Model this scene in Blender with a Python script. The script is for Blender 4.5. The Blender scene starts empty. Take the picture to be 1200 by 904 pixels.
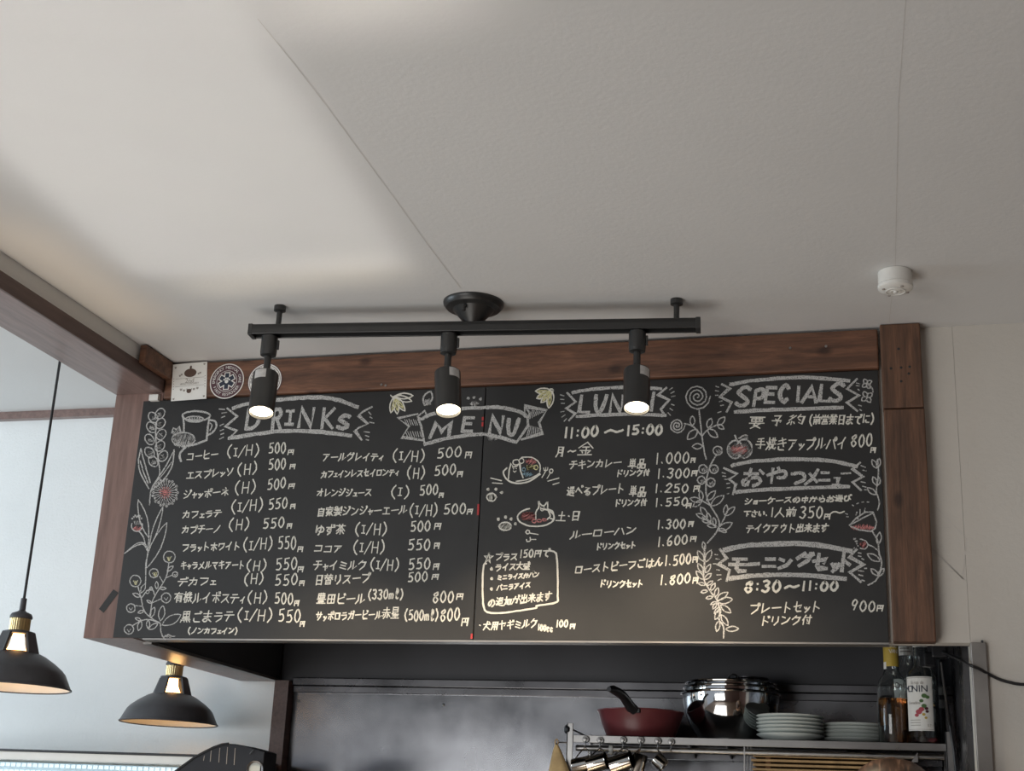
import bpy, bmesh, math, random
from mathutils import Vector, Matrix
random.seed(7)
SC = bpy.context.scene
COL = SC.collection
PI = math.pi

# ------------------------------------------------------------------ camera
ZC = 1.37                         # eye height of the seated guest
FPX = 1650.2                      # focal length in pixels of a 1200 px wide frame
AX, AY, AZ = -0.315803, 0.274849, 0.044917
def _mat():
    rx = 1.65 * 0 + AX; ry = AY; rz = AZ
    cx, sx = math.cos(rx), math.sin(rx); cy, sy = math.cos(ry), math.sin(ry); cz, sz = math.cos(rz), math.sin(rz)
    B = Matrix(((1, 0, 0), (0, 0, -1), (0, 1, 0)))
    yaw = Matrix(((cy, sy, 0), (-sy, cy, 0), (0, 0, 1)))
    pit = Matrix(((1, 0, 0), (0, cx, -sx), (0, sx, cx)))
    rol = Matrix(((cz, -sz, 0), (sz, cz, 0), (0, 0, 1)))
    return rol @ pit @ B @ yaw
RM = _mat()                       # world -> camera (x right, y down, z forward)
EYE = Vector((0, 0, ZC))
cam_data = bpy.data.cameras.new('camera')
cam_data.sensor_fit = 'HORIZONTAL'
cam_data.sensor_width = 36
cam_data.lens = FPX / 1200 * 36
cam_data.clip_start = 0.05
cam = bpy.data.objects.new('camera', cam_data)
COL.objects.link(cam)
rot = Matrix((RM[0], -RM[1], -RM[2])).transposed()
cam.matrix_world = Matrix.Translation(EYE) @ rot.to_4x4()
SC.camera = cam

def ray(x, y): return RM.transposed() @ Vector(((x - 600) / FPX, (y - 452) / FPX, 1))
def at_y(x, y, Y): d = ray(x, y); return EYE + d * (Y / d.y)
def at_z(x, y, Z): d = ray(x, y); return EYE + d * ((Z - ZC) / d.z)

# ------------------------------------------------------------------ world, daylight, exposure
SC.view_settings.view_transform = 'Standard'
SC.view_settings.look = 'None'
SC.view_settings.gamma = 1
SC.view_settings.use_curve_mapping = False
SC.view_settings.exposure = -0.06
W = bpy.data.worlds.new('world'); SC.world = W; W.use_nodes = True
bg = W.node_tree.nodes['Background']
bg.inputs[0].default_value = (0.80, 0.88, 1.0, 1); bg.inputs[1].default_value = 0.48

def area(name, loc, aim, sx, sy, power, color, spread=180):
    l = bpy.data.lights.new(name, 'AREA'); l.shape = 'RECTANGLE'; l.size = sx; l.size_y = sy
    l.energy = power; l.color = color; l.spread = math.radians(spread)
    o = bpy.data.objects.new(name, l); COL.objects.link(o)
    o.location = loc
    o.rotation_euler = (Vector(aim) - Vector(loc)).to_track_quat('-Z', 'Y').to_euler()
    return o
area('shopfront_daylight', (-2.7, -2.4, 0.95), (-1.7, 3, 1.75), 2.6, 1.2, 78, (0.98, 0.97, 0.95))
area('kitchen_window_daylight', (-4.5, 2.2, 1.75), (-2.2, 3.8, 1.7), 1.5, 1.3, 52, (0.76, 0.90, 1.0))
area('floor_fill_lamp', (-1.5, 1.2, 0.25), (-1.45, 1.9, 2.5), 1.6, 1.4, 21, (1.0, 0.965, 0.91))  # added upward fill lamp, stands in for light bounced off the floor
# added narrow lamps, no table tops built: they throw soft patches on the ceiling
def patch_lamp(name, px, py, sx, sy, turn, power, color, spread, dz=1.7):
    """area lamp straight below the ceiling point seen at pixel (px, py)"""
    c = at_z(px, py, 2.51)
    l = bpy.data.lights.new(name, 'AREA'); l.shape = 'RECTANGLE'; l.size = sx; l.size_y = sy
    l.energy = power; l.color = color; l.spread = math.radians(spread)
    o = bpy.data.objects.new(name, l); COL.objects.link(o)
    o.location = (c.x, c.y, 2.51 - dz); o.rotation_euler = (math.pi, 0, math.radians(turn))
patch_lamp('ceiling_patch_lamp', 130, 110, 0.62, 1.5, 4, 0.75, (1.0, 0.96, 0.90), 5)
patch_lamp('ceiling_patch_lamp', 340, 326, 0.50, 0.05, -4, 0.045, (1.0, 0.86, 0.66), 8)
patch_lamp('ceiling_patch_lamp', 420, -12, 0.30, 0.12, 0, 0.060, (1.0, 0.93, 0.82), 11)
patch_lamp('ceiling_patch_lamp', 90, 325, 0.08, 0.60, 0, 0.055, (1.0, 0.72, 0.42), 10)

# ------------------------------------------------------------------ materials
MATS = {}
def nmat(name):
    m = bpy.data.materials.new(name); m.use_nodes = True
    MATS[name] = m
    return m, m.node_tree, m.node_tree.nodes['Principled BSDF']
def lin(r, g, b):
    f = lambda c: (c / 255 / 12.92) if c / 255 <= 0.04045 else ((c / 255 + 0.055) / 1.055) ** 2.4
    return (f(r), f(g), f(b), 1)
def coords(nt, scale=(1, 1, 1), kind='Object'):
    tc = nt.nodes.new('ShaderNodeTexCoord'); mp = nt.nodes.new('ShaderNodeMapping')
    mp.inputs['Scale'].default_value = scale
    nt.links.new(tc.outputs[kind], mp.inputs['Vector'])
    return mp.outputs['Vector']
def noise(nt, vec, scale, detail=3, rough=0.55, dist=0.0):
    n = nt.nodes.new('ShaderNodeTexNoise'); n.inputs['Scale'].default_value = scale
    n.inputs['Detail'].default_value = detail; n.inputs['Roughness'].default_value = rough
    n.inputs['Distortion'].default_value = dist
    nt.links.new(vec, n.inputs['Vector'])
    return n.outputs['Fac']
def ramp(nt, fac, stops):
    r = nt.nodes.new('ShaderNodeValToRGB')
    while len(r.color_ramp.elements) < len(stops): r.color_ramp.elements.new(0.5)
    for e, (p, c) in zip(r.color_ramp.elements, stops): e.position = p; e.color = c
    nt.links.new(fac, r.inputs['Fac'])
    return r.outputs['Color']
def bump(nt, b, h, strength, dist=0.01):
    n = nt.nodes.new('ShaderNodeBump'); n.inputs['Strength'].default_value = strength
    n.inputs['Distance'].default_value = dist
    nt.links.new(h, n.inputs['Height']); nt.links.new(n.outputs['Normal'], b.inputs['Normal'])
def mul(c, k): return (c[0] * k, c[1] * k, c[2] * k, 1)

def flat(name, col, rough=0.5, metal=0.0, spec=0.5, var=0.08, vscale=30, bmp=0.0, bscale=200):
    m, nt, b = nmat(name)
    v = coords(nt)
    c = ramp(nt, noise(nt, v, vscale), [(0.3, mul(col, 1 - var)), (0.7, mul(col, 1 + var))])
    nt.links.new(c, b.inputs['Base Color'])
    b.inputs['Roughness'].default_value = rough; b.inputs['Metallic'].default_value = metal
    b.inputs['Specular IOR Level'].default_value = spec
    if bmp: bump(nt, b, noise(nt, v, bscale, 4), bmp, 0.002)
    return m
def emit(name, col, strength):
    m, nt, b = nmat(name)
    b.inputs['Base Color'].default_value = col
    b.inputs['Emission Color'].default_value = col; b.inputs['Emission Strength'].default_value = strength
    return m
def wood(name, c0, c1, scale, rough=0.55, fine=1.0, knots=False):
    """stained board: long grain streaks plus a few knots"""
    m, nt, b = nmat(name)
    v = coords(nt, scale)
    g = ramp(nt, noise(nt, v, 3.2 * fine, 6, 0.62, 0.6), [(0.28, c0), (0.52, mul(tuple((a + d) / 2 for a, d in zip(c0, c1)), 1.0)), (0.75, c1)])
    f = ramp(nt, noise(nt, v, 14 * fine, 3, 0.6), [(0.3, (0.72, 0.72, 0.72, 1)), (0.65, (1.08, 1.08, 1.08, 1))])
    mx = nt.nodes.new('ShaderNodeMix'); mx.data_type = 'RGBA'; mx.blend_type = 'MULTIPLY'; mx.inputs['Factor'].default_value = 1
    nt.links.new(g, mx.inputs['A']); nt.links.new(f, mx.inputs['B'])
    # knots
    sx = nt.nodes.new('ShaderNodeSeparateXYZ'); cx = nt.nodes.new('ShaderNodeCombineXYZ')
    nt.links.new(coords(nt, tuple(0.55 + 0.45 * s / max(scale) for s in scale)), sx.inputs[0])
    nt.links.new(sx.outputs[0], cx.inputs[0]); nt.links.new(sx.outputs[2], cx.inputs[1])
    vo = nt.nodes.new('ShaderNodeTexVoronoi'); vo.inputs['Scale'].default_value = 6.5; vo.voronoi_dimensions = '2D'
    nt.links.new(cx.outputs[0], vo.inputs['Vector'])
    kn = ramp(nt, vo.outputs['Distance'], [(0.03, (0.30, 0.26, 0.24, 1)), (0.09, (1, 1, 1, 1))]) if knots else ramp(nt, vo.outputs['Distance'], [(0, (1, 1, 1, 1)), (1, (1, 1, 1, 1))])
    mk = nt.nodes.new('ShaderNodeMix'); mk.data_type = 'RGBA'; mk.blend_type = 'MULTIPLY'; mk.inputs['Factor'].default_value = 0.9
    nt.links.new(mx.outputs['Result'], mk.inputs['A']); nt.links.new(kn, mk.inputs['B'])
    nt.links.new(mk.outputs['Result'], b.inputs['Base Color'])
    b.inputs['Roughness'].default_value = rough
    bump(nt, b, noise(nt, v, 14 * fine, 4), 0.25, 0.002)
    return m
def steel(name, col, rough, stretch=(1, 1, 1), bmp=0.02, bscale=3, smudge=0.25):
    m, nt, b = nmat(name)
    v = coords(nt, stretch)
    b.inputs['Metallic'].default_value = 1
    c = ramp(nt, noise(nt, v, 9, 5), [(0.3, mul(col, 1 - smudge)), (0.7, col)])
    nt.links.new(c, b.inputs['Base Color'])
    r = ramp(nt, noise(nt, v, 5, 5), [(0.3, (rough * 0.7,) * 3 + (1,)), (0.7, (rough * 1.3,) * 3 + (1,))])
    nt.links.new(r, b.inputs['Roughness'])
    bump(nt, b, noise(nt, coords(nt), bscale, 2), bmp, 0.05)
    return m
def glass(name, col, rough=0.03):
    m, nt, b = nmat(name)
    b.inputs['Base Color'].default_value = col
    b.inputs['Transmission Weight'].default_value = 1; b.inputs['Roughness'].default_value = rough; b.inputs['IOR'].default_value = 1.45
    return m

# painted ceiling and walls
m, nt, b = nmat('ceiling_paint')
v = coords(nt)
c = ramp(nt, noise(nt, v, 1.3, 4), [(0.3, (0.69, 0.69, 0.68, 1)), (0.7, (0.73, 0.73, 0.72, 1))])
nt.links.new(c, b.inputs['Base Color']); b.inputs['Roughness'].default_value = 0.75
bump(nt, b, noise(nt, v, 90, 4), 0.12, 0.004)
m, nt, b = nmat('wall_paper')
v = coords(nt)
c = ramp(nt, noise(nt, v, 2.0, 4), [(0.3, (0.58, 0.55, 0.50, 1)), (0.7, (0.63, 0.60, 0.55, 1))])
nt.links.new(c, b.inputs['Base Color']); b.inputs['Roughness'].default_value = 0.8
bump(nt, b, noise(nt, v, 110, 4), 0.25, 0.004)
m, nt, b = nmat('kitchen_paper')
v = coords(nt)
c = ramp(nt, noise(nt, v, 3.0, 4), [(0.3, (0.74, 0.76, 0.76, 1)), (0.7, (0.80, 0.82, 0.82, 1))])
nt.links.new(c, b.inputs['Base Color']); b.inputs['Roughness'].default_value = 0.8
bump(nt, b, noise(nt, v, 120, 4), 0.35, 0.005)
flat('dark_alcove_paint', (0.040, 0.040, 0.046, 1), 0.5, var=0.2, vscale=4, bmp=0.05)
wood('laminate_brown', (0.20, 0.125, 0.105, 1), (0.26, 0.165, 0.14, 1), (6, 6, 0.5), 0.32)
wood('laminate_beam', (0.20, 0.135, 0.12, 1), (0.25, 0.17, 0.15, 1), (6, 0.5, 6), 0.30)
wood('laminate_edge', (0.10, 0.062, 0.055, 1), (0.13, 0.08, 0.07, 1), (6, 0.5, 6), 0.5)
wood('stained_rail', (0.06, 0.027, 0.016, 1), (0.235, 0.105, 0.057, 1), (0.9, 8, 8), 0.55, 1.6, True)
wood('stained_post', (0.050, 0.025, 0.015, 1), (0.185, 0.088, 0.048, 1), (10, 10, 0.8), 0.55, 1.6, True)
flat('floor_boards', (0.20, 0.14, 0.10, 1), 0.5, var=0.2, vscale=3)
# chalkboard: black with wiped chalk dust
m, nt, b = nmat('chalkboard_black')
v = coords(nt)
c = ramp(nt, noise(nt, v, 4.5, 6, 0.6), [(0.35, (0.010, 0.010, 0.0105, 1)), (0.8, (0.022, 0.0215, 0.021, 1))])
nt.links.new(c, b.inputs['Base Color']); b.inputs['Roughness'].default_value = 0.52
b.inputs['Specular IOR Level'].default_value = 0.52
def chalk(name, col, cover=0.5):
    m, nt, b = nmat(name)
    v = coords(nt)
    f = ramp(nt, noise(nt, v, 420, 3, 0.7), [(cover - 0.14, (0, 0, 0, 1)), (cover + 0.06, (1, 1, 1, 1))])
    tr = nt.nodes.new('ShaderNodeBsdfTransparent'); mx = nt.nodes.new('ShaderNodeMixShader')
    b.inputs['Base Color'].default_value = col; b.inputs['Roughness'].default_value = 1; b.inputs['Specular IOR Level'].default_value = 0
    nt.links.new(f, mx.inputs[0]); nt.links.new(tr.outputs[0], mx.inputs[1]); nt.links.new(b.outputs[0], mx.inputs[2])
    nt.links.new(mx.outputs[0], nt.nodes['Material Output'].inputs['Surface'])
chalk('chalk_white', (0.72, 0.70, 0.63, 1), 0.35)
chalk('chalk_soft', (0.52, 0.515, 0.50, 1), 0.45)
chalk('chalk_pink', (0.62, 0.25, 0.24, 1), 0.45)
chalk('chalk_yellow', (0.66, 0.62, 0.34, 1), 0.45)
chalk('chalk_blue', (0.25, 0.38, 0.45, 1), 0.45)
flat('black_metal', (0.020, 0.020, 0.020, 1), 0.36, 0.0, 0.6, var=0.1)
flat('pendant_black', (0.05, 0.05, 0.056, 1), 0.45, var=0.1)
flat('black_plastic', (0.015, 0.015, 0.017, 1), 0.35)
flat('black_tape', (0.02, 0.02, 0.02, 1), 0.7)
flat('white_plastic', (0.75, 0.74, 0.70, 1), 0.45, var=0.03)
flat('grey_plastic', (0.33, 0.32, 0.30, 1), 0.5, var=0.05)
flat('seam_grey', (0.58, 0.555, 0.52, 1), 0.8)
flat('white_enamel', (0.82, 0.80, 0.74, 1), 0.4, var=0.02)
flat('paper_white', (0.78, 0.77, 0.73, 1), 0.7, var=0.03)
flat('silver_label', (0.52, 0.51, 0.50, 1), 0.4, var=0.12, vscale=120)
flat('sticker_maroon', (0.085, 0.035, 0.045, 1), 0.5)
flat('sticker_navy', (0.02, 0.028, 0.05, 1), 0.5)
flat('print_brown', (0.10, 0.06, 0.045, 1), 0.7)
flat('print_grey', (0.33, 0.30, 0.27, 1), 0.7)
flat('red_tape', (0.45, 0.03, 0.03, 1), 0.5)
flat('tag_red', (0.30, 0.05, 0.04, 1), 0.6)
flat('brass', (0.55, 0.42, 0.22, 1), 0.35, 1.0)
steel('stainless_sheet', (0.26, 0.265, 0.28, 1), 0.24, (1, 1, 1), 0.10, 1.6)
steel('stainless', (0.33, 0.325, 0.32, 1), 0.34, (1, 1, 1), 0.03)
steel('stainless_dark', (0.16, 0.16, 0.17, 1), 0.30, (1, 1, 1), 0.1)
steel('bowl_steel', (0.66, 0.66, 0.66, 1), 0.07, (1, 1, 1), 0.02, 6, 0.05)
steel('cup_steel', (0.60, 0.56, 0.50, 1), 0.10, (1, 1, 1), 0.02, 6, 0.05)
steel('aluminium_trim', (0.36, 0.345, 0.33, 1), 0.45, (1, 1, 1), 0.02)
flat('pan_red', (0.135, 0.030, 0.034, 1), 0.34, var=0.15, vscale=14)
flat('plate_white', (0.62, 0.66, 0.63, 1), 0.25, var=0.02)
flat('bamboo', (0.42, 0.27, 0.12, 1), 0.55, var=0.2, vscale=40)
flat('cloth_beige', (0.50, 0.36, 0.18, 1), 0.9, var=0.2, vscale=25, bmp=0.3)
flat('cloth_grey', (0.09, 0.09, 0.10, 1), 0.9)
flat('label_yellow', (0.50, 0.36, 0.06, 1), 0.5)
flat('label_green', (0.08, 0.16, 0.05, 1), 0.6)
flat('label_rose', (0.40, 0.06, 0.08, 1), 0.6)
flat('almond', (0.24, 0.10, 0.035, 1), 0.6)
glass('clear_glass', (0.92, 0.95, 0.94, 1)); glass('amber_syrup', (0.55, 0.22, 0.06, 1))
glass('dark_syrup', (0.10, 0.02, 0.02, 1)); glass('case_glass', (0.88, 0.95, 0.97, 1))
emit('spot_lens', (1.0, 0.86, 0.62, 1), 9.0)
emit('filament_bulb', (1.0, 0.55, 0.20, 1), 9.0)
emit('led_strip', (0.84, 0.94, 1.0, 1), 0.95); emit('led_panel', (0.50, 0.58, 0.62, 1), 0.55)
flat('machine_black', (0.010, 0.011, 0.015, 1), 0.5, spec=0.3); flat('dark_red', (0.06, 0.01, 0.015, 1), 0.6)
flat('skin', (0.50, 0.30, 0.21, 1), 0.5, var=0.05)
flat('shirt_dark', (0.03, 0.03, 0.035, 1), 0.9)
m, nt, b = nmat('brown_hair')
v = coords(nt, (1, 1, 1))
c = ramp(nt, noise(nt, coords(nt, (60, 9, 9)), 2.0, 4, 0.6, 0.4), [(0.38, (0.012, 0.007, 0.005, 1)), (0.55, (0.05, 0.027, 0.018, 1)), (0.68, (0.15, 0.09, 0.062, 1))])
nt.links.new(c, b.inputs['Base Color']); b.inputs['Roughness'].default_value = 0.4

# ------------------------------------------------------------------ mesh helpers
WLOC = {}
class MB:
    """collects shapes and links them as ONE mesh object (coordinates are world metres)"""
    def __init__(s): s.v = []; s.f = []
    def add(s, vs, fs):
        k = len(s.v); s.v += [Vector(p) for p in vs]; s.f += [tuple(i + k for i in q) for q in fs]; return s
    def box(s, a, b, rot=0.0, piv=None):
        x0, y0, z0 = a; x1, y1, z1 = b
        vs = [Vector(p) for p in ((x0, y0, z0), (x1, y0, z0), (x1, y1, z0), (x0, y1, z0), (x0, y0, z1), (x1, y0, z1), (x1, y1, z1), (x0, y1, z1))]
        if rot:
            c = Vector(piv) if piv else (Vector(a) + Vector(b)) / 2
            M = Matrix.Rotation(rot, 3, 'Z'); vs = [M @ (p - c) + c for p in vs]
        return s.add(vs, [(0, 3, 2, 1), (4, 5, 6, 7), (0, 1, 5, 4), (1, 2, 6, 5), (2, 3, 7, 6), (3, 0, 4, 7)])
    def lathe(s, prof, c, n=40, axis=(0, 0, 1), cap=True):
        """prof: (radius, height) pairs along axis from c"""
        q = Vector((0, 0, 1)).rotation_difference(Vector(axis).normalized())
        c = Vector(c); vs = []; fs = []
        for r, h in prof:
            for i in range(n):
                t = 2 * PI * i / n
                vs.append(c + q @ Vector((r * math.cos(t), r * math.sin(t), h)))
        for j in range(len(prof) - 1):
            for i in range(n):
                fs.append((j * n + i, j * n + (i + 1) % n, (j + 1) * n + (i + 1) % n, (j + 1) * n + i))
        if cap:
            if prof[0][0] > 1e-5: fs.append(tuple(range(n - 1, -1, -1)))
            if prof[-1][0] > 1e-5: fs.append(tuple((len(prof) - 1) * n + i for i in range(n)))
        return s.add(vs, fs)
    def tube(s, pts, r, n=10, closed=False, cap=True):
        pts = [Vector(p) for p in pts]; m = len(pts); vs = []; fs = []
        rs = r if isinstance(r, (list, tuple)) else [r] * m
        ref = None
        for i, p in enumerate(pts):
            a = pts[(i - 1) % m] if (closed or i > 0) else p
            b2 = pts[(i + 1) % m] if (closed or i < m - 1) else p
            d = (b2 - a).normalized()
            if ref is None: ref = Vector((0, 0, 1)) if abs(d.z) < 0.9 else Vector((1, 0, 0))
            u = (ref - d * ref.dot(d)).normalized(); w = d.cross(u); ref = u
            for k in range(n):
                t = 2 * PI * k / n; vs.append(p + (u * math.cos(t) + w * math.sin(t)) * rs[i])
        for i in range(m if closed else m - 1):
            j = (i + 1) % m
            for k in range(n): fs.append((i * n + k, i * n + (k + 1) % n, j * n + (k + 1) % n, j * n + k))
        if cap and not closed: fs += [tuple(range(n - 1, -1, -1)), tuple((m - 1) * n + k for k in range(n))]
        return s.add(vs, fs)
    def prism(s, poly, d):
        """poly: 3-D outline, extruded by vector d"""
        n = len(poly); d = Vector(d); p = [Vector(q) for q in poly]
        return s.add(p + [q + d for q in p], [tuple(range(n))[::-1], tuple(range(n, 2 * n))] + [(i, (i + 1) % n, n + (i + 1) % n, n + i) for i in range(n)])
    def build(s, name, mat, parent=None, smooth=False, bevel=0.0, loc=None, thick=0.0, seg=2):
        o_loc = Vector(loc) if loc is not None else Vector((0, 0, 0))
        base = WLOC.get(parent.name, Vector((0, 0, 0))) if parent else Vector((0, 0, 0))
        org = o_loc if not parent else base
        me = bpy.data.meshes.new(name); me.from_pydata([tuple(p - org) for p in s.v], [], s.f)
        bm = bmesh.new(); bm.from_mesh(me); bmesh.ops.recalc_face_normals(bm, faces=bm.faces); bm.to_mesh(me); bm.free()
        me.materials.append(MATS[mat])
        o = bpy.data.objects.new(name, me); COL.objects.link(o)
        if parent: o.parent = parent
        else: o.location = org
        WLOC[o.name] = org
        if smooth:
            for p in me.polygons: p.use_smooth = True
            try: me.set_sharp_from_angle(angle=math.radians(38))
            except Exception: pass
        if thick:
            md = o.modifiers.new('thickness', 'SOLIDIFY'); md.thickness = thick; md.offset = 0
        if bevel:
            md = o.modifiers.new('edges', 'BEVEL'); md.width = bevel; md.segments = seg; md.limit_method = 'ANGLE'; md.angle_limit = math.radians(40)
        return o
def thing(name, label, cat, loc, group=None):
    o = bpy.data.objects.new(name, None); COL.objects.link(o); o.location = loc; o.empty_display_size = 0.05
    WLOC[o.name] = Vector(loc)
    return tag(o, label, cat, group)
def tag(o, label=None, cat=None, group=None, kind=None):
    if label: o['label'] = label
    if cat: o['category'] = cat
    if group: o['group'] = group
    if kind: o['kind'] = kind
    return o
def struct(o, label=None): return tag(o, label, kind='structure')
def copy_tree(o, parent=None):
    c = o.copy(); COL.objects.link(c)
    if parent: c.parent = parent
    WLOC[c.name] = WLOC.get(o.name, Vector((0, 0, 0)))
    for ch in list(o.children): copy_tree(ch, c)
    return c
def light(kind, name, loc, power, color, parent, **kw):
    l = bpy.data.lights.new(name, kind); l.energy = power; l.color = color
    for k, val in kw.items(): setattr(l, k, val)
    o = bpy.data.objects.new(name, l); COL.objects.link(o); o.parent = parent
    o.location = Vector(loc) - WLOC.get(parent.name, Vector((0, 0, 0)))
    return o
def bfont(ch_list, mat, name, parent, thick=0.0004):
    """printed letters from the built-in font: ch_list = (char, centre, right vector, up vector, height)"""
    mb = MB()
    for ch, c, rt, up, h in ch_list:
        if ch == ' ': continue
        cu = bpy.data.curves.new('glyph', 'FONT'); cu.body = ch; cu.align_x = 'CENTER'; cu.align_y = 'CENTER'; cu.resolution_u = 2
        ob = bpy.data.objects.new('glyph', cu); COL.objects.link(ob)
        me = bpy.data.meshes.new_from_object(ob)
        c = Vector(c); rt = Vector(rt).normalized(); up = Vector(up).normalized(); nn = rt.cross(up)
        vs = [c + rt * (q.co.x * h * 1.35) + up * (q.co.y * h * 1.35) + nn * thick for q in me.vertices]
        mb.add(vs, [tuple(p.vertices) for p in me.polygons])
        bpy.data.objects.remove(ob); bpy.data.curves.remove(cu); bpy.data.meshes.remove(me)
    return mb.build(name, mat, parent)
# ------------------------------------------------------------------ the setting
D = 3.064                         # distance of the chalkboard's front
ZB, ZT = 1.807, 2.410             # chalkboard bottom and top
ZCEIL, ZK = 2.510, 2.685          # dining ceiling, kitchen ceiling
def setting(name, mat, boxes, bevel=0.0):
    mb = MB()
    for a, b in boxes: mb.box(a, b)
    return struct(mb.build(name, mat, bevel=bevel))
setting('floor', 'floor_boards', [((-4.9, -2.6, -0.05), (2.6, 4.0, 0))])
ceil = setting('ceiling', 'ceiling_paint', [((-1.786, -2.6, ZCEIL), (2.6, 3.084, ZCEIL + 0.06))])
# wallpaper joints: thin raised seams running towards the board
def seam(pts, w):
    mb = MB()
    P = [at_z(x, y, ZCEIL - 0.0006) for x, y in pts]
    for a, b in zip(P, P[1:]):
        d = (b - a).normalized(); s = Vector((d.y, -d.x, 0)) * w
        mb.add([a - s, a + s, b + s, b - s], [(0, 1, 2, 3)])
    return mb
sm = MB()
for q in (([(302, 22), (345, 75), (385, 127), (420, 175), (465, 236), (500, 285), (540, 338)], 0.0006), ([(1062, -10), (1053, 120), (1049, 317)], 0.0003), ([(1046, 338), (1042, 378)], 0.0003)):
    s_ = seam(*q); sm.add(s_.v, s_.f)
struct(sm.build('trim_1', 'seam_grey'))
setting('ceiling_kitchen', 'ceiling_paint', [((-4.8, 0.4, ZK), (-1.92, 4.0, ZK + 0.06)), ((-1.92, 3.1, ZK), (0.3, 4.0, ZK + 0.06))])
setting('wall_header', 'ceiling_paint', [((-1.918, -2.6, 2.466), (-1.787, 3.062, ZK + 0.06))])
setting('trim_2', 'laminate_beam', [((-1.921, -2.6, 2.430), (-1.786, 3.062, 2.466))])
setting('trim_3', 'laminate_edge', [((-1.786, -2.6, 2.430), (-1.780, 3.050, 2.4665))])
setting('wall_partition', 'laminate_brown', [((-1.921, D + 0.001, ZB), (-1.786, 3.948, ZK))])
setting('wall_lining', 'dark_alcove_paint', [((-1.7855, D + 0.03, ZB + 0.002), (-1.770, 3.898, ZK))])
setting('trim_4', 'aluminium_trim', [((-1.792, D + 0.06, ZB - 0.006), (-1.768, 3.90, ZB + 0.0015))])
setting('wall_soffit', 'wall_paper', [((-1.786, D + 0.014, ZB + 0.003), (0.142, D + 0.060, ZCEIL + 0.002))])
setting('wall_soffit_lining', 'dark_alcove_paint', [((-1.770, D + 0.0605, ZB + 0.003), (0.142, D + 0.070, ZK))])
setting('trim_5', 'aluminium_trim', [((-1.76, D + 0.0005, ZB - 0.0035), (-0.02, D + 0.040, ZB + 0.0005))])
setting('wall_right', 'wall_paper', [((0.1425, D + 0.014, 0), (2.6, D + 0.14, ZCEIL + 0.002))])
setting('wall_rear', 'laminate_brown', [((-1.5, -2.68, 0), (2.66, -2.6, ZCEIL + 0.06)), ((-4.86, -2.68, 0), (-1.5, -2.6, 0.75)), ((-4.86, -2.68, 2.2), (-1.5, -2.6, ZK + 0.06))])  # unseen rear wall, added to block daylight on the right, open at left
setting('wall_side', 'laminate_brown', [((2.6, -2.6, 0), (2.66, 3.2, ZCEIL + 0.06))])
setting('wall_back_kitchen', 'kitchen_paper', [((-4.8, 3.95, 0), (-1.77, 4.01, ZK + 0.06))])
setting('wall_left_kitchen', 'kitchen_paper', [((-4.86, 0.4, 0), (-4.8, 4.0, ZK + 0.06))])
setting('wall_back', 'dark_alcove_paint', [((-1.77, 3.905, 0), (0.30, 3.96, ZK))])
setting('wall_splashback', 'stainless_sheet', [((-1.722, 3.897, 0.92), (0.142, 3.9045, 1.772))])
rv = MB()
for px, py in ((350.5, 810), (350, 822), (519, 813.5), (519.5, 826.5)): rv.lathe([(0.0045, 0), (0.0042, 0.0015), (0.002, 0.003), (0.0, 0.0032)], at_y(px, py, 3.897), 16, (0, -1, 0), cap=False)
struct(rv.build('trim_12', 'stainless', smooth=True))
setting('trim_6', 'stainless_dark', [((-1.722, 3.880, 1.790), (0.142, 3.904, 1.812)), ((-1.722, 3.889, 1.770), (0.142, 3.904, 1.790))], 0.002)
setting('trim_7', 'laminate_edge', [((-1.768, 3.86, 0), (-1.724, 3.949, ZB - 0.006))])
zc0 = at_y(60, 478, 3.93).z
setting('trim_8', 'laminate_beam', [((-4.8, 3.925, zc0 - 0.036), (-1.922, 3.95, ZK))])
setting('wall_alcove', 'stainless_dark', [((0.130, D + 0.15, 0), (0.1420, 3.90, ZK))])
# corner guard beside the opening, with its screw
x0 = at_y(1137.5, 760, D).x; x1 = at_y(1156.5, 760, D).x
g = MB().box((x0, D + 0.004, 0.0), (x1, D + 0.0135, ZB + 0.003)).build('trim_9', 'aluminium_trim', bevel=0.002)
struct(g)
p = at_y(1151, 752, D + 0.004)
struct(MB().lathe([(0.0028, 0), (0.0022, 0.0012)], p, 12, (0, -1, 0)).build('trim_10', 'stainless_dark'))
# faint scratches where a bracket was removed from the white wall
sc = MB()
for a, b_ in (((1089, 586), (1133, 632)), ((1091, 642), (1130, 680)), ((1090, 640), (1129, 679)), ((1133, 632), (1128, 676)), ((1100, 619), (1116, 618)), ((1104, 669), (1120, 670))):
    A = at_y(*a, D + 0.0134); Bq = at_y(*b_, D + 0.0134); d = (Bq - A).normalized(); s_ = Vector((-d.z, 0, d.x)) * 0.0007
    sc.add([A - s_, A + s_, Bq + s_, Bq - s_], [(0, 1, 2, 3)])
struct(sc.build('trim_11', 'seam_grey'))

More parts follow.
